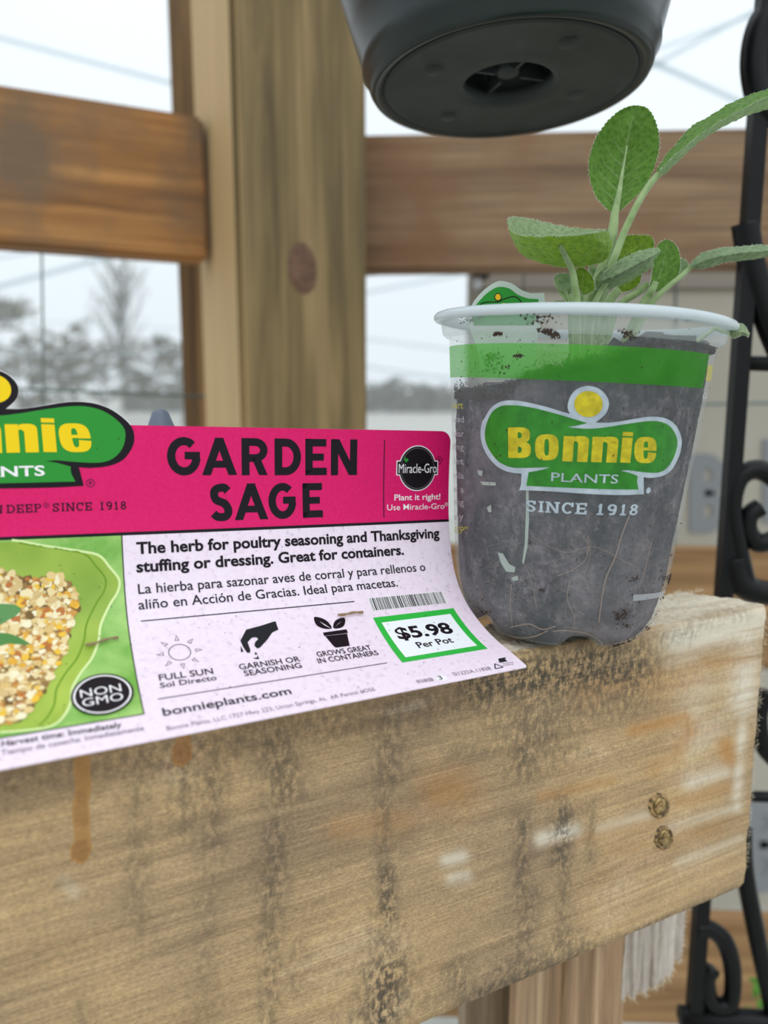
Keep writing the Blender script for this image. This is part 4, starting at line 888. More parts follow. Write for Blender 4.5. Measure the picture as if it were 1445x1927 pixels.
while cnt < 2600:
    p = np.array([random.uniform(min(uu), max(uu)), random.uniform(min(vv_), max(vv_))])
    if not inside(p, fpl): continue
    r = random.choice([.0005, .0007, .0009, .0012, .0016]) if cnt > 900 else random.uniform(.001, .002)
    k = random.choice([8, 9, 2, 5, 11, 10]) if cnt < 900 else random.choice([0, 1, 1, 7, 10, 3, 4, 0, 11, 2, 6, 7])
    ang = np.linspace(0, 2*PI, 8)[:-1]; sets[k].append((cnt/2600, [p+r*random.uniform(.6, 1.1)*np.array([math.cos(a), math.sin(a)]) for a in ang])); cnt += 1
food = empty('x', (0, 0, 0), None, None); bpy.data.objects.remove(food)
for k, st in enumerate(sets):
    bm = bmesh.new(); 
    for z, P in st:
        vs_ = [bm.verts.new((p[0], p[1], z)) for p in P]; bm.faces.new(vs_)
    me = bpy.data.meshes.new('photo_crumbs'); bm.to_mesh(me); bm.free(); co = np.zeros(len(me.vertices)*3); me.vertices.foreach_get('co', co); co = co.reshape(-1, 3)
    Pw = bil(CT, co[:, 0], -co[:, 1])+bil(CN, co[:, 0], -co[:, 1])*(.0002+.00022*co[:, 2:3]); me.vertices.foreach_set('co', Pw.astype(np.float32).ravel()); me.update()
    o = link('photo_crumbs', me, ink('crumb_print', cols[k], .45), card); o['kind'] = 'stuff'
def shift_layer(n_): return (n_-.6)
cw('photo_leaf', [[P2_(*p) for p in catmull([(-60, 175), (30, 172), (90, 180), (118, 205), (90, 240), (50, 262), (0, 290), (-60, 300)], 4)]], 9, ink('leaf_print', (96, 146, 86)))
cw('photo_leaf', [[P2_(*p) for p in catmull([(-60, 340), (0, 338), (60, 345), (120, 370), (170, 404), (110, 404), (50, 400), (0, 412), (-60, 415)], 4)]], 9, ink('leaf_print_dark', (84, 136, 72)))
cw('panel_border', [rect(uP, -sP2-.0001, uP+.0003, -sK), rect(uL+.002, -sP2-.0003, uP+.0003, -sP2)], 4, blk)
ng = (cpx(133, 1316)+cpx(251, 1301)+cpx(194, 1270)+cpx(193, 1348))/4; rx_ = abs(cpx(251, 1301)[0]-cpx(133, 1316)[0])/2; ry_ = abs(cpx(194, 1270)[1]-cpx(193, 1348)[1])/2
cw('seal', [ell(ng[0], ng[1], rx_, ry_, 0, 352, 44)], 9.4, blk); cw('seal_ring', ring(ell(ng[0], ng[1], rx_*.93, ry_*.93, 0, 352, 44), ell(ng[0], ng[1], rx_*.87, ry_*.87, 0, 352, 44)), 10, wht)
text('NON', cpx, card_map, (152, 1316), (229, 1303), 15, wht, card, .0006, .0); text('GMO', cpx, card_map, (156, 1333), (233, 1319.5), 15, wht, card, .0006, .0)
# bits of dirt on the card
crumbm = plain('soil_crumb', (60, 44, 34), .9); twm = plain('dry_twig', (150, 124, 92), .85)
V = []
for k in range(230):
    p = (random.uniform(.0-.12, u1-.002), random.uniform(sK if k % 4 else sT+.004, sB-.002)); q = cardP(*p, .0007); d = np.array([random.gauss(0, 1), random.gauss(0, 1)*.3, random.gauss(0, 1)]); d = d/np.linalg.norm(d)*random.choice([.00012, .0002, .0003, .0005])
    e = np.cross(d, [0, -1, .3]); e = e/(np.linalg.norm(e)+1e-9)*.0001; V.append(([q-d, q+e, q+d, q-e, q+np.array([0, -.00012, .0001])], [(0, 1, 4), (1, 2, 4), (2, 3, 4), (3, 0, 4)]))
Vv, Fc = merge(V); tag(mesh('soil_specks', Vv, Fc, crumbm), 'tiny dark specks of soil sprinkled over the label card', 'soil specks', kind='stuff')
def twig(a, b, r, label):
    A_, B_ = cpx(*a), cpx(*b); P = [cardP(A_[0]+(B_[0]-A_[0])*t, -(A_[1]+(B_[1]-A_[1])*t)+.00025*math.sin(t*7), .0008+r) for t in np.linspace(0, 1, 9)]
    tag(tube('dry_twig', P, [r*(.7+.5*abs(math.sin(k*2.1))) for k in range(9)], twm, None, 6), label, 'twig')
twig((160, 1218), (222, 1203), .0004, 'dry brown twig lying on the green photo above the black seal'); twig((634, 1161), (681, 1156), .00045, 'dry straw-coloured twig lying above the potted plant icon on the card')

# ================================================================== CLEAR POT
pot = empty('clear_plastic_pot', PB, 'clear tapered plastic pot with green band and logo standing on the beam', 'pot')
pm_ = M('frosted_clear_plastic'); f = pm_.noise(pm_.coord((1, 1, 1)), 55, 5, .65); f2 = pm_.noise(pm_.coord((1, 1, .35)), 260, 4, .6)
pm_.col(lin((214, 222, 226))); pm_.set(Roughness=.22); pm_.b.inputs['IOR'].default_value = 1.45
al = pm_.math('ADD', pm_.math('MULTIPLY', f, .22), pm_.math('ADD', pm_.math('MULTIPLY', f2, .08), .66), True)
pm_.see_through(al, .45, (.8, .86, .88, 1))
rm_ = M('frosted_rim_plastic'); rm_.col(lin((226, 234, 238))); rm_.set(Roughness=.12); rm_.see_through(.6, .4, (.85, .9, .92, 1))
NT = 180
hs = np.concatenate([np.linspace(0, .024, 16), np.linspace(.028, .1125, 24)])
TT, HH = np.meshgrid(np.linspace(0, 2*PI, NT, endpoint=False), hs, indexing='ij')
outer = potP(TT, HH).reshape(-1, 3); inner = potP(TT, HH, -.0007).reshape(-1, 3); nv = len(hs)
bc = potP(0, .004, -10)*0; rings_ = []
V = list(outer); Fc = grid_faces(NT, nv, True)
# floor of the pot: disc rings slightly raised towards the middle
for s in (.8, .4): rings_.append(len(V)); V += [potP(t, 0.0, 0)*1.0 for t in []]; 
c0 = np.array([PB[0], PB[1], .0045])
r1_ = []
for k in range(NT): p = outer[k*nv]; V.append(p*.7+c0*.3+np.array([0, 0, .001])); r1_.append(len(V)-1)
V.append(c0); ci = len(V)-1
for k in range(NT): k2 = (k+1) % NT; Fc.append((k2*nv, k*nv, r1_[k], r1_[k2])); Fc.append((r1_[k2], r1_[k], ci))
mesh('pot_body', V, [tuple(reversed(q)) for q in Fc], pm_.m, pot, True)
RPROF = [(.1123, .0503), (.1127, .0519), (.1137, .0530), (.1165, .0536), (.1178, .0537), (.1183, .0550), (.1184, .0562), (.1192, .0568), (.1202, .0568), (.1212, .0560), (.1218, .0545), (.1220, .0530), (.1216, .0522), (.1206, .0527), (.1180, .0527), (.1150, .0523), (.1132, .0512), (.1125, .0497)]
lipm = M('white_lip_plastic'); lipm.col(lin((228, 236, 240))); lipm.set(Roughness=.12); lipm.see_through(.12, .35, (.88, .93, .95, 1))
def rimlathe(name, prof, mat):
    V = []
    for t in np.linspace(0, 2*PI, NT, endpoint=False):
        wv = .00025*math.sin(3*t+1)
        for h, r in prof:
            X = r*math.sin(t); V.append((PB[0]+X*math.cos(LEAN)+h*math.sin(LEAN), PB[1]-r*math.cos(t), h*math.cos(LEAN)-X*math.sin(LEAN)+.0018+wv*(h > .118)))
    return mesh(name, V, grid_faces(NT, len(prof), True), mat, pot, True)
rimlathe('pot_collar', RPROF[:6], rm_.m); rimlathe('pot_lip', RPROF[5:15]+[(.1184, .0540), RPROF[5]], lipm.m)
# prints on the pot
bandm = M('pot_green_ink'); bandm.col(lin((72, 196, 56))); bandm.set(Roughness=.4); bandm.b.inputs['Specular IOR Level'].default_value = .2; bandm.see_through(.3, .72, lin((150, 255, 96)))
pg_ = M('pot_logo_green_ink'); f = pg_.noise(pg_.coord(), 240, 4); pg_.col(pg_.ramp(f, [(.3, (30, 112, 20)), (.7, (46, 138, 32))])); pg_.set(Roughness=.35)
py_ = M('pot_logo_yellow_ink'); f = py_.noise(py_.coord(), 300, 4); py_.col(py_.ramp(f, [(.35, (176, 160, 14)), (.65, (214, 196, 24))])); py_.set(Roughness=.35)
pw_ = M('pot_white_ink'); f = pw_.noise(pw_.coord(), 200, 4); pw_.col(pw_.ramp(f, [(.3, (158, 170, 180)), (.7, (188, 200, 208))])); pw_.set(Roughness=.35)
bt = [ppx(x, y) for x, y in ((860, 652), (1023, 647.5), (1202, 654), (1330, 661))]; bb = [ppx(x, y) for x, y in ((860, 714), (1023, 718), (1202, 721), (1322, 724.5))]
hT = float(np.mean([p[1] for p in bt])); hB = float(np.mean([p[1] for p in bb])); aR = ppx(1330, 690)[0]
def pw2(name, polys, lay, mat, th=None): return wrap(name, poly_bm(polys), pot_map, .00006*(1+lay), mat, pot, .0022, .012, th)
pw2('green_band', [rect(-1.75*RP, hB, aR, hT)], 0, bandm.m)
pw2('logo_outline', [LG['out']], 0, pw_.m); pw2('logo_ground', [LG['grn']], 1, pg_.m); pw2('logo_dot', [LG['dot']], 2, py_.m); pw2('logo_letters', LG['let'], 2, py_.m)
a, b, cp = LG['plants']; wrap('logo_lettering', text_bm('PLANTS', a, b, cp, .005), pot_map, .00018, pw_.m, pot, .003, .02)
pw2('logo_lettering', [ell(LG['reg'][0], LG['reg'][1], .0010, .0011, 0, 350, 16)], 1, pw_.m)
S4 = lambda x, y: q4(x, y)
pw2('since_lettering', set_line('SINCE', ppx, S4(380, 832), S4(768, 853), 21, .17, .14, .2)+set_line('1918', ppx, S4(830, 856), S4(1095, 858), 21, .17, .14, .2), 1, pw_.m)
faint = M('pot_faint_white_ink'); faint.col(lin((184, 184, 190))); faint.set(Roughness=.4); faint.see_through(.3)
yf = M('pot_faint_yellow_ink'); yf.col(lin((190, 178, 30))); yf.set(Roughness=.4); yf.see_through(.2)
def ptext(s, xl, xr, y, cap, mat): text(s, ppx, pot_map, (xl, y), (xr, y+1), cap, mat, pot, .00012, .01)
ptext('start', 851.5, 872, 768, 13, yf.m)
for s, y in (('icated', 794), ('r near', 821), ('uffing', 846), ('o let', 873), ('t mila', 900), ('ver a', 926), ('uning', 950), ('y any', 977)): ptext(s, 851.5, 873.5, y, 12, faint.m)
ptext('DEEP"', 853, 881, 1003, 12, yf.m)
ptext('Gro', 1320, 1332, 750, 12, faint.m)
yb = [ppx(*p) for p in ((1331, 688), (1341, 686), (1339, 716), (1328, 718))]; pw2('side_mark', [yb], 0, yf.m)
st_ = [ppx(*p) for p in ((1191, 1119), (1222, 1117), (1252, 1110), (1252, 1118), (1224, 1127), (1191, 1131))]; pw2('embossed_strip', [st_], 0, faint.m)
# soil inside: a lathe whose top follows the slumped line
tq = [ppx(*p) for p in ((856, 740), (900, 742), (946, 741), (962, 722), (982, 706), (1050, 688), (1112, 677), (1160, 664), (1205, 648), (1260, 640), (1300, 642))]
tops = [(-3.2, tq[0][1]+.008), (-1.9, tq[0][1])]+[(p[0]/RP, p[1]) for p in tq]+[(1.9, tq[-1][1]+.002), (3.2, tq[0][1]+.008)]
tt_ = np.array([a for a, b in tops]); th_ = np.minimum(np.array([b for a, b in tops]), .1122)
def topf(t): t = (t+PI) % (2*PI)-PI; return float(np.interp(t, tt_, th_))
SN = 360; SH = 90; V = []
for i in range(SN):
    t = 2*PI*i/SN; tp = topf(t)+.0011*math.sin(t*37)+.0009*math.sin(t*83+2)+random.gauss(0, .0006)
    for j in range(SH):
        h = .0012+(tp-.0012)*j/(SH-1); o_ = -.0013-.0005*abs(random.gauss(0, 1))*(1 if h > .02 else .5)-(.0016*(j/(SH-1))**12)
        V.append(potP(t, h, o_))
    V.append(potP(t, tp+.0005, -.012)+np.array([0, 0, random.gauss(0, .0008)])); V.append(potP(t, (tp+.1015)/2, -.028)+np.array([0, 0, random.gauss(0, .0008)]))
nj = SH+2; Fc = grid_faces(SN, nj, True); V.append((PB[0]+.0047, PB[1], .1)); ci = len(V)-1
for i in range(SN): Fc.append((i*nj+nj-1, ((i+1) % SN)*nj+nj-1, ci))
sm = M('potting_soil'); f = sm.noise(sm.coord((1, 1, .8)), 95, 8, .75, .5); f2 = sm.noise(sm.coord(), 420, 5, .7); f3 = sm.noise(sm.coord((1, 1, 1)), 24, 4, .6)
c = sm.ramp(f, [(.38, (16, 13, 14)), (.5, (58, 52, 55)), (.62, (116, 107, 110))]); c = sm.mix(.75, c, sm.ramp(f2, [(.36, (70, 64, 64)), (.52, (188, 184, 184)), (.68, (250, 244, 240))]), 'OVERLAY')
zz_ = sm.n('ShaderNodeSeparateXYZ'); sm.l(sm.coord((1, 1, 1)), zz_.inputs[0]); low_ = sm.math('MAXIMUM', sm.math('SUBTRACT', 1.0, sm.math('MULTIPLY', zz_.outputs[2], 15), True), sm.math('SUBTRACT', 1.0, sm.math('MULTIPLY', sm.math('SUBTRACT', zz_.outputs[0], .03), 26), True))
c = sm.mix(sm.math('MULTIPLY', sm.ramp(f3, [(.42, (0, 0, 0)), (.6, (215, 215, 215))]), sm.math('ADD', low_, .12, True)), c, lin((140, 126, 132)))
sm.col(c); sm.set(Roughness=.9); sm.bump(f2, .8, .002)
soil = mesh('potting_soil', V, [tuple(reversed(q)) for q in Fc], sm.m, None, True); tag(soil, 'dark slumped potting soil with fine roots filling the clear pot', 'soil', kind='stuff')
# crumbs clinging on the wall above the soil line + rim
V = []
def crumb(t, h, s, off=-.0009):
    p = potP(t, h, off); a = random.uniform(0, PI); d = np.array([math.cos(a), 0, math.sin(a)])*s*random.uniform(.7, 2.2); e = np.array([-math.sin(a), 0, math.cos(a)])*s*random.uniform(.25, .7)
    V.append(([p-d, p+e*random.uniform(.6, 1.2), p+d*random.uniform(.5, 1), p-e, p+np.array([0, -s*.5, 0])], [(0, 1, 4), (1, 2, 4), (2, 3, 4), (3, 0, 4)]))
for k in range(5200):
    t = random.uniform(-1.5, 1.5); h = topf(t)+abs(random.gauss(0, .0024))-.002; 
    if h < .112: crumb(t, h, random.choice([.00016, .0002, .0003, .00042]))
for k in range(420):
    t = random.uniform(-1.4, 1.3); h = random.uniform(.09, .112)
    if h > topf(t): crumb(t, h, random.choice([.00012, .0002, .0003]), random.choice([-.0009, .0003]))
for (px, py, n_, s_) in ((936, 628, 60, 4), (1028, 624, 90, 7), (1044, 630, 60, 6), (1182, 628, 50, 9), (888, 602, 40, 12), (1015, 598, 60, 16), (920, 672, 70, 13), (975, 670, 20, 4), (930, 690, 50, 20), (1300, 600, 20, 12)):
    for k in range(n_):
        xx_, yy_ = px+random.gauss(0, s_), py+random.gauss(0, s_*.45); rr_ = .0540 if yy_ < 634 else .0506; ax = (at(xx_, yy_, .262)[0]-PB[0]-.0056)/rr_
        if abs(ax) > .97: continue
        p = at(xx_, yy_, PB[1]-rr_*math.sqrt(1-ax*ax))
        s = random.choice([.0002, .0003, .00045]); a = random.uniform(0, PI); d = np.array([math.cos(a), 0, math.sin(a)])*s*1.6; e = np.array([-math.sin(a), 0, math.cos(a)])*s*.7
        V.append(([p-d, p+e, p+d, p-e, p+np.array([0, -s*.6, 0])], [(0, 1, 4), (1, 2, 4), (2, 3, 4), (3, 0, 4)]))
for k in range(520):
    t = random.uniform(-1.4, 1.4); h = random.uniform(.001, .112)**1; h = h if random.random() < .5 else random.uniform(.0005, .03); crumb(t, h, random.choice([.00012, .00016, .00025, .0004]), .0002)
for (px, py, n_, s_) in ((1167, 1160, 60, 7), (1175, 1150, 30, 6), (1018, 1110, 16, 3), (1190, 1090, 24, 5), (920, 1152, 20, 5), (1222, 1182, 20, 4), (1178, 1178, 16, 3), (1258, 1090, 60, 8), (1160, 1222, 40, 9), (1190, 1218, 40, 8)):
    for k in range(n_): q = ppx(px+random.gauss(0, s_*1.2), py+random.gauss(0, s_*.6)); crumb(q[0]/RP, max(0.0002, q[1]), random.choice([.0002, .0003, .0005]), .0003)
Vv, Fc = merge(V); cr = mesh('soil_crumbs', Vv, Fc, crumbm, pot); cr['kind'] = 'stuff'
# roots seen through the wall
rootm = plain('root_fibre', (150, 124, 108), .7); rootd = plain('root_brown', (150, 116, 92), .7)
rootpx = [([(1188, 968), (1172, 1010), (1160, 1050), (1142, 1090), (1134, 1130), (1128, 1180)], .00035), ([(958, 1182), (975, 1178), (996, 1176), (1020, 1186), (1045, 1180)], .00035), ([(960, 1100), (958, 1140), (962, 1180)], .00022), ([(1072, 1095), (1068, 1130), (1082, 1165), (1075, 1190)], .00022),
          ([(1108, 1010), (1105, 1050), (1080, 1072), (1050, 1085)], .00018), ([(1230, 1020), (1218, 1070), (1205, 1110)], .0002), ([(1040, 1190), (1060, 1188), (1100, 1192), (1120, 1200), (1140, 1216)], .00035), ([(930, 1190), (960, 1200), (1000, 1200), (1030, 1188)], .0004), ([(1090, 1000), (1112, 1040), (1090, 1110)], .00012),
          ([(1000, 1010), (1060, 1040), (1120, 1030), (1180, 1060)], .00012), ([(985, 1060), (1000, 1100), (1010, 1150)], .00015), ([(1140, 1216), (1180, 1216), (1220, 1205)], .0003), ([(900, 1110), (912, 1150), (935, 1185)], .00018)]
for k in range(46):
    x = random.uniform(900, 1240); y = random.uniform(1000, 1180); rootpx.append(([(x, y), (x+random.gauss(0, 16), y+random.uniform(8, 22)), (x+random.gauss(0, 30), y+random.uniform(26, 50))], .00005))
parts = []
for P, r in rootpx:
    q = [ppx(*p) for p in catmull(P, 5)]; q = [p for p in q if p[1] > -.0005 and abs(p[0]) < RP*1.35]
    if len(q) > 2: parts.append(tube_mesh([potP(p[0]/RP, max(p[1], .0004), -.00085-r*.4) for p in q], r*.7, 5))
V, Fc = merge(parts); o = mesh('roots', V, Fc, rootm, soil, True); o['kind'] = 'stuff'

# ------------------------------------------------------------------ small tag stuck in the pot
tg = empty('plant_tag', (at(950, 640, .288)[0], .288, .09), 'small green tag with white edge poking above the left rim of the pot', 'tag')
TY = .288
tp_ = catmull([(876, 600), (886, 577), (897, 560), (915, 542), (938, 529), (962, 533), (980, 545), (998, 552)], 5)
tout = [tuple(p) for p in tp_]+[(1024, 551), (1026, 572), (1016, 612), (1004, 680), (1002, 715), (910, 715), (899, 660), (886, 625)]
whi = ink('tag_white', (232, 236, 234), .4, None); whi2 = M('tag_plastic'); whi2.col(lin((222, 232, 224))); whi2.set(Roughness=.4); whi2.see_through(None, .4)
flatpoly('tag_blade', [tout], TY, whi2.m, tg, .0006)
tin_ = catmull([(888, 596), (894, 577), (905, 563), (920, 549), (938, 540), (958, 543), (975, 555), (994, 562)], 5)
flatpoly('tag_panel', [[tuple(p) for p in tin_]+[(1013, 563), (1013, 575), (1004, 612), (892, 612)]], TY-.0002, grn, tg, .0001)
flatpoly('tag_dot', [ell(937, 559, 6.6, 7.5)[:-1]], TY-.0004, blk, tg, .0001); flatpoly('tag_dot', [ell(937, 559, 5.2, 6)[:-1]], TY-.00055, ink('tag_yellow', (240, 190, 40)), tg, .0001)
def tpts(P, w_): return [[tuple(p) for p in q] for q in stroke(catmull(P, 5), w_)]
flatpoly('tag_line', tpts([(900, 580), (906, 571), (920, 568), (936, 568), (950, 562), (968, 558), (979, 566), (980, 580)], 1.6), TY-.0004, blk, tg, .0001)
flatpoly('tag_letters', [[(944, 590), (944, 571), (949, 570), (952, 574), (952, 590)], [(955, 590), (955, 572), (959, 572), (959, 590)], [(962, 590), (962, 572), (969, 571), (970, 590)]], TY-.0004, yel, tg, .0001)
pal = M('tag_streak'); pal.col(lin((168, 178, 166))); pal.set(Roughness=.5)
stk = [[(988, 905), (993, 905), (994, 980), (991, 1030), (984, 1062), (981, 1060), (986, 1020), (988, 960)], [(934, 1040), (944, 1042), (956, 1062), (968, 1068), (966, 1078), (950, 1076), (940, 1060)], [(960, 1088), (972, 1084), (974, 1092), (964, 1094)], [(900, 906), (930, 908), (930, 914), (905, 913)], [(913, 955), (921, 950), (922, 964), (916, 964)], [(895, 885), (905, 886), (904, 896), (897, 894)]]
wrap('tag_edge', poly_bm([[ppx(*p) for p in q] for q in stk]), pot_map, -.0008, pal.m, tg, .002, .01)

# ------------------------------------------------------------------ sage plant
def leafmat(name, top, under, top2, under2, vein):
    m = M(name); uv = m.n('ShaderNodeUVMap'); sx_ = m.n('ShaderNodeSeparateXYZ'); m.l(uv.outputs[0], sx_.inputs[0]); t_, w_ = sx_.outputs[0], sx_.outputs[1]
    aw = m.math('ABSOLUTE', m.math('SUBTRACT', w_, .5)); aw = m.math('MULTIPLY', aw, 2)
    geo = m.n('ShaderNodeNewGeometry'); bf = geo.outputs['Backfacing']
    vo = m.n('ShaderNodeTexVoronoi'); vo.inputs['Scale'].default_value = 640; vo.feature = 'SMOOTH_F1'; m.l(m.coord((1, 1, 1)), vo.inputs['Vector']); cell = vo.outputs['Distance']
    nz = m.noise(m.coord((1, 1, 1)), 120, 4, .6)
    mid = m.math('SUBTRACT', 1, m.math('MULTIPLY', aw, 15), True)
    lat = m.math('ABSOLUTE', m.math('SUBTRACT', m.math('FRACT', m.math('SUBTRACT', m.math('MULTIPLY', t_, 8.5), m.math('MULTIPLY', aw, 2.4))), .5)); lat = m.math('SUBTRACT', 1, m.math('MULTIPLY', lat, 7), True)
    lat = m.math('MULTIPLY', lat, m.math('SUBTRACT', 1.0, aw, True)); lat = m.math('MULTIPLY', lat, m.math('SUBTRACT', 1.05, t_, True))
    vn = m.math('MAXIMUM', m.math('MULTIPLY', mid, m.math('SUBTRACT', 1.1, t_)), m.math('MULTIPLY', lat, .75), True)
    ct = m.ramp(cell, [(.15, top2), (.6, top)]); cu_ = m.ramp(cell, [(.1, under2), (.55, under)])
    ct = m.mix(.3, ct, m.ramp(nz, [(.3, (100, 100, 100)), (.7, (170, 170, 170))]), 'OVERLAY')
    c = m.mix(bf, ct, cu_); c = m.mix(m.math('MULTIPLY', vn, m.math('ADD', m.math('MULTIPLY', bf, .35), .4)), c, lin(vein))
    m.col(c); m.set(Roughness=.7); m.b.inputs['Sheen Weight'].default_value = .35; m.b.inputs['Sheen Roughness'].default_value = .4
    m.bump(m.math('ADD', m.math('MULTIPLY', cell, -1), m.math('MULTIPLY', vn, -.5)), .35, .0006)
    m.see_through(None, .38, m.mix(.25, cu_, c)); return m.m
LMt = leafmat('sage_leaf', (168, 190, 146), (100, 144, 50), (136, 162, 114), (76, 120, 32), (184, 206, 146))
LMu = leafmat('sage_leaf_bright', (166, 188, 142), (118, 152, 24), (136, 162, 110), (86, 126, 12), (166, 192, 110))
stemm = M('sage_stem'); stemm.col(stemm.ramp(stemm.noise(stemm.coord(), 160, 3), [(.3, (126, 152, 92)), (.7, (168, 190, 134))])); stemm.set(Roughness=.7); stemm.b.inputs['Sheen Weight'].default_value = .4
hairm = M('sage_hair'); hairm.col(lin((216, 228, 204))); hairm.set(Roughness=.8); hairm.see_through(.25, .3)
plant = empty('sage_plant', (PB[0]+.005, PB[1], .1), 'young sage plant with fuzzy grey-green crinkled leaves growing in the clear pot', 'plant')
C7 = lambda x, y: (900+x*.37716, 150+y*.37716)
def rail3(P, n, D=None):
    Q = np.array([list(C7(p[0], p[1]))+[p[2] if len(p) > 2 else 0] for p in P], float); d = np.r_[0, np.cumsum(np.hypot(*(np.diff(Q[:, :2], axis=0)).T))]; d /= d[-1]
    # arc-length resample of a catmull curve
    c = catmull(Q, 10); L = np.r_[0, np.cumsum(np.hypot(*(np.diff(c[:, :2], axis=0)).T))]; L /= L[-1]; t = np.linspace(0, 1, n)
    return np.stack([np.interp(t, L, c[:, k]) for k in range(3)], 1)
def leaf(Lp, Mp, Rp, D, mat, n=56, m_=22, teeth=.0, flip=False, hair=1.0, bulge=.0, th=.00035, puff=.00028):
    A_, B_, C_ = rail3(Lp, n), rail3(Mp, n), rail3(Rp, n); G_ = np.zeros((n, 2*m_+1, 3))
    wp = [np.array([at(q[0], q[1], D-.018+q[2]) for q in R_]) for R_ in (A_, B_, C_)]
    for i in range(n):
        tt2 = i/(n-1); tw = 1+teeth*(abs(math.sin(i*PI*.5*1.0))-.5) if True else 1
        for j in range(2*m_+1):
            w_ = (j-m_)/m_; e = wp[0][i] if w_ < 0 else wp[2][i]; a = abs(w_); p = wp[1][i]*(1-a)+e*a
            if a == 1 and teeth: p = wp[1][i]+(e-wp[1][i])*(1+teeth*(1 if i % 2 else -.4))
            p = p+np.array([0, bulge*math.sin(a*PI)*math.sin(tt2*PI), 0]); G_[i, j] = p
    V = G_.reshape(-1, 3).copy(); nw = 2*m_+1
    N_a = np.cross(np.gradient(G_, axis=0), np.gradient(G_, axis=1)); N_a /= (np.linalg.norm(N_a, axis=-1, keepdims=True)+1e-12); Nf = N_a.reshape(-1, 3)
    for k in range(len(V)):
        p = V[k]*620; V[k] += Nf[k]*puff*(mnoise.noise(Vector(p))+.5*mnoise.noise(Vector(p*2.3)))
    Fc = grid_faces(n, nw)
    if flip: Fc = [tuple(reversed(q)) for q in Fc]
    o = mesh('leaf', V, Fc, mat, plant, True)
    uvl = o.data.uv_layers.new(name='UVMap'); vi = np.zeros(len(o.data.loops), int); o.data.loops.foreach_get('vertex_index', vi); uv = np.stack([(vi//nw)/(n-1), (vi % nw)/(nw-1)], 1); uvl.data.foreach_set('uv', uv.ravel())
    # hairs: on both margins and sparse over the blade
    H = []
    def hair_(p, d, L): s = np.cross(d, [0, 1, 0]); s = s/(np.linalg.norm(s)+1e-9)*.00004; H.append(([p-s, p+s, p+d*L], [(0, 1, 2)]))
    nh = int(700*hair)
    for k in range(nh):
        i = random.randrange(1, n-1); sd = random.choice([0, nw-1]); p = V[i*nw+sd]+(V[(i+1)*nw+sd]-V[i*nw+sd])*random.random(); c_ = V[i*nw+m_]; d = p-c_; d = d/(np.linalg.norm(d)+1e-9)+np.array([random.gauss(0, .5), random.gauss(0, .5), random.gauss(0, .5)]); hair_(p, d/np.linalg.norm(d), random.uniform(.0003, .0009))
    for k in range(nh):
        i = random.randrange(len(V)); sg_ = random.choice([-1, 1]); d = Nf[i]*sg_+np.array([random.gauss(0, .5) for _ in range(3)]); hair_(V[i], d/np.linalg.norm(d), random.uniform(.0002, .0006))
    V2, F2 = merge(H); h_ = mesh('leaf_hairs', V2, F2, hairm.m, o); h_['kind'] = 'stuff'; h_.matrix_parent_inverse = Matrix()
    return o, wp
def stalk(P, D, r0, r1, name='leaf_stalk', rr=None):
    q = rail3(P, 18); pts = [at(a, b, D-.018+c) for a, b, c in q]
    if P[-1][1] > 1110:                       # carry the stalk on down into the soil
        e_ = pts[-1]; cx_ = PB[0]+.006+(e_[0]-PB[0]-.006)*.45; cy_ = PB[1]+(e_[1]-PB[1])*.5
        pts += [e_*(1-f_)+np.array([cx_, cy_, .097])*f_ for f_ in (.35, .7, 1)]
    o = tube(name, pts, list(np.linspace(r0, r1, len(pts)) if rr is None else np.interp(np.linspace(0, 1, len(pts)), np.linspace(0, 1, len(rr)), rr)), stemm.m, plant, 10); r0 = r0 or .0015
    H = []
    for k in range(260):
        i = random.randrange(17); p = pts[i]+(pts[i+1]-pts[i])*random.random(); d = np.array([random.gauss(0, 1), random.gauss(0, .6), random.gauss(0, 1)]); d /= np.linalg.norm(d); p = p+d*r0*.8; s = np.array([.00003, 0, .00003]); H.append(([p-s, p+s, p+d*random.uniform(.0003, .0008)], [(0, 1, 2)]))
    V2, F2 = merge(H); h_ = mesh('stalk_hairs', V2, F2, hairm.m, o); h_['kind'] = 'stuff'; return o
PD0 = .325
# A upright oval leaf
leaf([(655, 655, 0), (600, 600), (565, 520), (553, 430), (572, 330), (620, 240), (690, 165), (755, 132), (800, 128)], [(682, 655, 0), (700, 560), (722, 450, .002), (740, 340, .002), (758, 240), (780, 170), (802, 129)], [(706, 655, 0), (760, 605), (830, 530), (878, 430), (900, 330), (893, 240), (865, 170), (835, 138), (804, 130)], PD0, LMt, teeth=.03, flip=False, bulge=.003)
stalk([(742, 330, .0012), (728, 410, .0006), (712, 500, .0), (698, 590, -.0004), (682, 655, -.0006), (672, 750), (655, 830), (615, 950), (575, 1050), (555, 1130)], PD0, .0, .0, rr=[.0002, .0005, .0009, .0014, .0019, .0020, .0020, .0021, .0022, .0022])
# J long arching leaf to the upper right
leaf([(900, 462, -.004), (950, 405, -.008), (1020, 345, -.012), (1110, 272, -.014), (1200, 212, -.014), (1290, 162, -.014), (1370, 118, -.014), (1450, 88, -.012), (1560, 68, -.01), (1680, 72)],
     [(928, 476, .0), (1000, 405, .0), (1085, 325, .0), (1180, 258, .0), (1270, 212, .0), (1350, 176, .0), (1450, 146, .0), (1560, 120, .0), (1620, 100), (1682, 80)],
     [(888, 452, .004), (930, 385, .010), (990, 315, .014), (1060, 235, .016), (1150, 185, .016), (1250, 120, .016), (1350, 78, .016), (1450, 45, .014), (1560, 30, .01), (1680, 62, .004)], .318, LMt, 70, teeth=.02, flip=True, hair=1.6, puff=.0004)
stalk([(925, 450), (890, 480), (850, 530), (800, 610), (755, 700), (715, 790), (690, 860), (650, 960), (600, 1130)], .322, .0012, .0016)
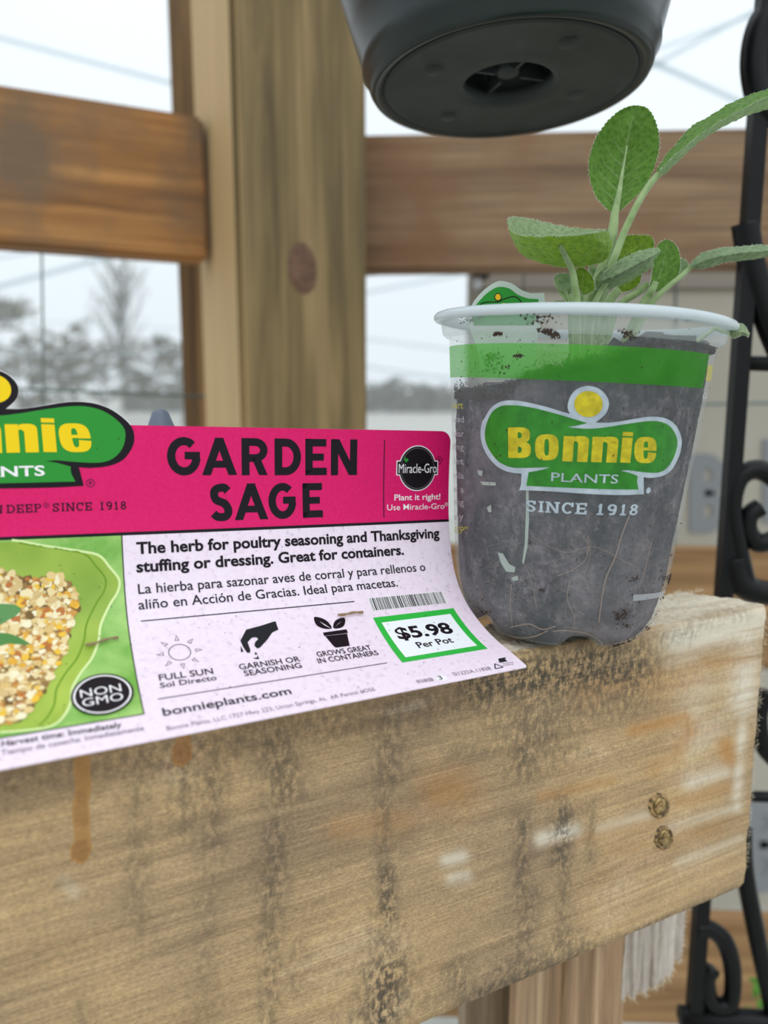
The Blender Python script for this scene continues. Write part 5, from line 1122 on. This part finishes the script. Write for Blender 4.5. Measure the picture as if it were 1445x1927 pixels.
# B big left cupped leaf: near half underside, far half pale upper side
leaf([(645, 752, -.004), (560, 768, -.016), (460, 778, -.02), (330, 782, -.02), (220, 778, -.016), (172, 762, -.01), (152, 742, -.004)], [(668, 800, .0), (655, 885, .002), (560, 928, .006), (430, 938, .008), (290, 908, .008), (205, 860, .006), (160, 770, .0)], [(648, 748, .006), (560, 748, .018), (440, 735, .024), (330, 712, .026), (230, 692, .022), (170, 686, .012), (142, 700, .004)], .300, LMu, 60, teeth=.02, flip=True, bulge=-.001, hair=1.4, puff=.0004)
stalk([(405, 800, -.016), (420, 850, -.012), (445, 900, -.004), (468, 950), (480, 1020), (487, 1075), (490, 1135)], .302, .0008, .0017)
# C, D small low leaves
leaf([(455, 1065, 0), (400, 1040), (378, 1000), (392, 972), (440, 965)], [(450, 1070), (430, 1035), (415, 1005), (425, 985), (455, 968)], [(468, 1060), (475, 1030), (475, 1000), (470, 980), (458, 968)], .306, LMt, 30, 12, teeth=.04, flip=True, hair=.4)
stalk([(440, 1055), (455, 1085), (470, 1130)], .307, .0008, .0011); stalk([(385, 1000), (400, 1040), (430, 1080), (455, 1130)], .309, .0007, .001)
leaf([(500, 1030, 0), (486, 1000), (486, 960), (500, 938), (515, 935)], [(512, 1060), (520, 1020), (522, 980), (520, 950), (516, 936)], [(535, 1072), (575, 1050), (578, 1015), (560, 970), (520, 936)], .310, LMu, 30, 12, teeth=.03, flip=False, hair=.4)
stalk([(520, 1060), (522, 1095), (522, 1135)], .311, .0008, .0011)
# E bright leaf behind
leaf([(690, 900, 0), (678, 860), (690, 812), (740, 780), (800, 775), (858, 778)], [(700, 915), (730, 880), (770, 850), (810, 820), (840, 800), (865, 785)], [(720, 930), (780, 905), (835, 880), (870, 850), (876, 815), (868, 786)], .335, LMu, 34, 14, teeth=.03, flip=False, hair=.5)
stalk([(705, 905), (680, 960), (640, 1040), (600, 1135)], .336, .0012, .0014)
# F pale elongated leaf to the right, folded
leaf([(605, 990, 0), (640, 950), (700, 905), (780, 865), (850, 845), (890, 842), (905, 855)], [(610, 1005, -.004), (660, 985, -.006), (730, 955, -.006), (800, 915, -.006), (860, 885, -.004), (890, 868), (905, 857)], [(612, 1020, .006), (650, 1040, .008), (720, 1020, .01), (800, 975, .01), (860, 940, .008), (880, 890, .004), (905, 858)], .312, LMt, 44, 16, teeth=.03, flip=True, hair=1.0, puff=.0004)
stalk([(640, 1010), (610, 1060), (588, 1100), (575, 1135)], .313, .0009, .0012)
leaf([(590, 1060, 0), (580, 1010), (600, 965), (640, 930)], [(598, 1075), (600, 1030), (618, 990), (645, 935)], [(610, 1085), (640, 1040), (650, 1000), (650, 938)], .318, LMt, 24, 10, teeth=.0, flip=True, hair=.3)
# M bright leaf lower middle
leaf([(695, 1050, 0), (700, 1010), (740, 985), (800, 968)], [(700, 1058), (730, 1030), (770, 1005), (812, 972)], [(708, 1060), (760, 1050), (800, 1020), (815, 975)], .338, LMu, 24, 10, teeth=.03, flip=False, hair=.3)
stalk([(700, 1050), (670, 1080), (640, 1135)], .330, .0018, .002)
# N back narrow leaf
leaf([(552, 1000, 0), (548, 960), (560, 925), (575, 918)], [(568, 1030), (570, 990), (572, 950), (576, 920)], [(580, 1010), (590, 980), (590, 945), (578, 920)], .33, LMt, 20, 8, teeth=.0, flip=True, hair=.3)
# H upright leaf right
leaf([(845, 1060, 0), (860, 1010), (870, 940), (880, 870), (900, 820), (935, 797)], [(860, 1065), (890, 1010), (915, 940), (930, 880), (938, 830), (940, 798)], [(880, 1062), (950, 1030), (992, 980), (1007, 920), (1000, 860), (975, 815), (943, 797)], .328, LMt, 40, 16, teeth=.03, flip=False, hair=.7)
stalk([(885, 1010, -.0006), (862, 1060, -.0006), (840, 1090), (815, 1135)], .328, .0012, .0021)
# I long right leaf
leaf([(1055, 925, 0), (1075, 895), (1130, 860), (1200, 840), (1290, 832), (1380, 825), (1460, 828), (1560, 850)], [(1060, 935, -.003), (1120, 905, -.005), (1200, 882, -.006), (1290, 868, -.006), (1380, 858, -.006), (1460, 852, -.004), (1560, 853)], [(1070, 940, .002), (1110, 945), (1160, 932), (1230, 912), (1320, 900), (1400, 892), (1460, 880), (1560, 858)], .322, LMt, 50, 14, teeth=.03, flip=True, hair=1.2, puff=.0004)
stalk([(1090, 920, -.002), (1060, 938), (1010, 980), (950, 1030), (890, 1085), (850, 1135)], .322, .0008, .0012)
leaf([(990, 1000, 0), (1000, 950), (1005, 905), (1015, 888)], [(1000, 1000), (1020, 960), (1030, 920), (1020, 892)], [(1010, 1002), (1045, 960), (1052, 925), (1030, 893)], .33, LMt, 22, 10, flip=True, hair=.3)
stalk([(848, 1020), (790, 1065), (740, 1095), (690, 1135)], .334, .0015, .0013)
# K tiny leaf behind rim
leaf([(362, 1120, 0), (380, 1106), (410, 1102), (440, 1104)], [(362, 1122), (385, 1115), (410, 1112), (440, 1110)], [(365, 1130), (385, 1128), (410, 1126), (440, 1118)], .318, LMt, 16, 6, flip=True, hair=.1)
# L leaf tip under the right rim
lo_, _ = leaf([(1245, 1240, .0), (1270, 1232), (1300, 1218), (1325, 1228), (1345, 1252), (1352, 1275)], [(1250, 1262, -.003), (1275, 1262, -.004), (1300, 1260, -.004), (1322, 1262, -.003), (1340, 1270, -.002), (1350, 1280)], [(1255, 1282, .0), (1280, 1286), (1300, 1280), (1320, 1272), (1338, 1278), (1348, 1283)], .303, LMu, 26, 10, flip=True, hair=.8)
lo_['label'] = 'dull leaf tip caught under the right rim'
stalk([(1250, 1262), (1215, 1255), (1180, 1240)], .30, .0007, .0007)

# ------------------------------------------------------------------ hanging basket, seen from below
bk_ = M('dark_green_plastic'); f = bk_.noise(bk_.coord((1, 1, 1)), 14, 4, .6); f2 = bk_.noise(bk_.coord((1, 1, 1)), 60, 4, .6)
bk_.col(bk_.ramp(f, [(.35, (16, 27, 26)), (.7, (26, 38, 36))])); bk_.set(Roughness=.3); bk_.b.inputs['Specular IOR Level'].default_value = .5; bk_.bump(f2, .06, .001)
bu_ = M('dusty_green_plastic'); f = bu_.noise(bu_.coord((1, 1, 1)), 22, 5, .7); bu_.col(bu_.ramp(f, [(.4, (30, 38, 37)), (.62, (44, 52, 50)), (.75, (60, 66, 64))])); bu_.set(Roughness=.55)
BC = at(956, 160, .40); HB = empty('hanging_basket', BC, 'dark green plastic hanging basket seen from below at the top of the picture', 'plant pot')
def lathe(name, prof, mat, T4, seg=96, wob=None):
    V = [];
    for k in range(seg):
        t = 2*PI*k/seg
        for r, z in prof: V.append(T4 @ Vector((r*math.cos(t), r*math.sin(t), z+(wob(t, r) if wob else 0))))
    return mesh(name, V, grid_faces(seg, len(prof), True), mat, HB, True)
T4 = Matrix.Translation(Vector(BC)) @ Matrix.Rotation(math.radians(-3), 4, 'X') @ Matrix.Rotation(math.radians(-2.5), 4, 'Y')
r0_ = .0640
lathe('basket_wall', [(r0_-.002, -.0005), (r0_, -.0012), (r0_+.0018, -.0008), (r0_+.003, .0012), (r0_+.0045, .006), (r0_+.0062, .0085), (r0_+.0062, .012), (r0_+.010, .025), (r0_+.024, .075), (r0_+.036, .125), (r0_+.041, .126), (r0_+.041, .131), (r0_+.034, .131), (r0_+.022, .08), (r0_-.002, .006), (r0_-.004, .002), (r0_-.002, -.0005)], bk_.m, T4)
lathe('basket_bottom', [(.0215, .006), (.0215, .0008), (.024, -.0001), (.030, .0003), (.056, .0003), (.0585, -.0006), (.061, .0003), (r0_-.004, .0003), (r0_-.002, -.0002), (r0_-.002, .002), (.0235, .0032), (.0215, .006)], bu_.m, T4)
darkm = plain('drain_well_plastic', (14, 20, 20), .5)
lathe('drain_well', [(.0001, .016), (.010, .0155), (.0216, .0155), (.0216, .0059)], darkm, T4, 48)
for k in range(4):
    a = k*PI/2+.35; bm = bmesh.new(); bmesh.ops.create_cube(bm, size=1)
    for v in bm.verts: v.co = Vector((v.co.x*.013+.0135, v.co.y*.0016, v.co.z*.009+.0085))
    bmobj('drain_rib', bm, bu_.m, HB, False, T4 @ Matrix.Rotation(a, 4, 'Z'))
lathe('drain_boss', [(.0001, .0045), (.0045, .0045), (.0058, .006), (.0062, .0150), (.0001, .0154)], bu_.m, T4, 32)
smk = bu_.m
for (a, r) in ((.4, .040), (2.2, .044), (3.6, .041), (5.2, .043)):
    lathe('moulded_stud', [(.0001, -.0006), (.004, -.0006), (.0048, .0004)], smk, T4 @ Matrix.Translation((r*math.cos(a), r*math.sin(a), 0)), 20)
for k in range(3):
    a = k*2*PI/3+.9; p0 = T4 @ Vector(((r0_+.038)*math.cos(a), (r0_+.038)*math.sin(a), .129)); p1 = T4 @ Vector((0, 0, .5)); tube('hanger_wire', [p0, p1], .0011, bk_.m, HB, 6)

# ------------------------------------------------------------------ grey plastic cone peeking over the card
con = M('blue_grey_plastic'); con.col(lin((92, 100, 116))); con.set(Roughness=.45)
cp0 = at(288, 771, .315); V = []
cprof = [(.0001, 0), (.0022, -.0003), (.0034, -.0016), (.0056, -.0075), (.0080, -.014), (.0135, -.030), (.019, -.05), (.022, -.0835), (.018, -.0835)]
for k in range(40):
    t = 2*PI*k/40
    for r, z in cprof: V.append((cp0[0]+r*math.cos(t), cp0[1]+.01+r*math.sin(t), cp0[2]+z))
cn_ = mesh('plastic_cone', V, grid_faces(40, len(cprof), True), con.m, None, True); tag(cn_, 'blue-grey plastic cone tip just showing above the card beside its logo', 'plastic cone')
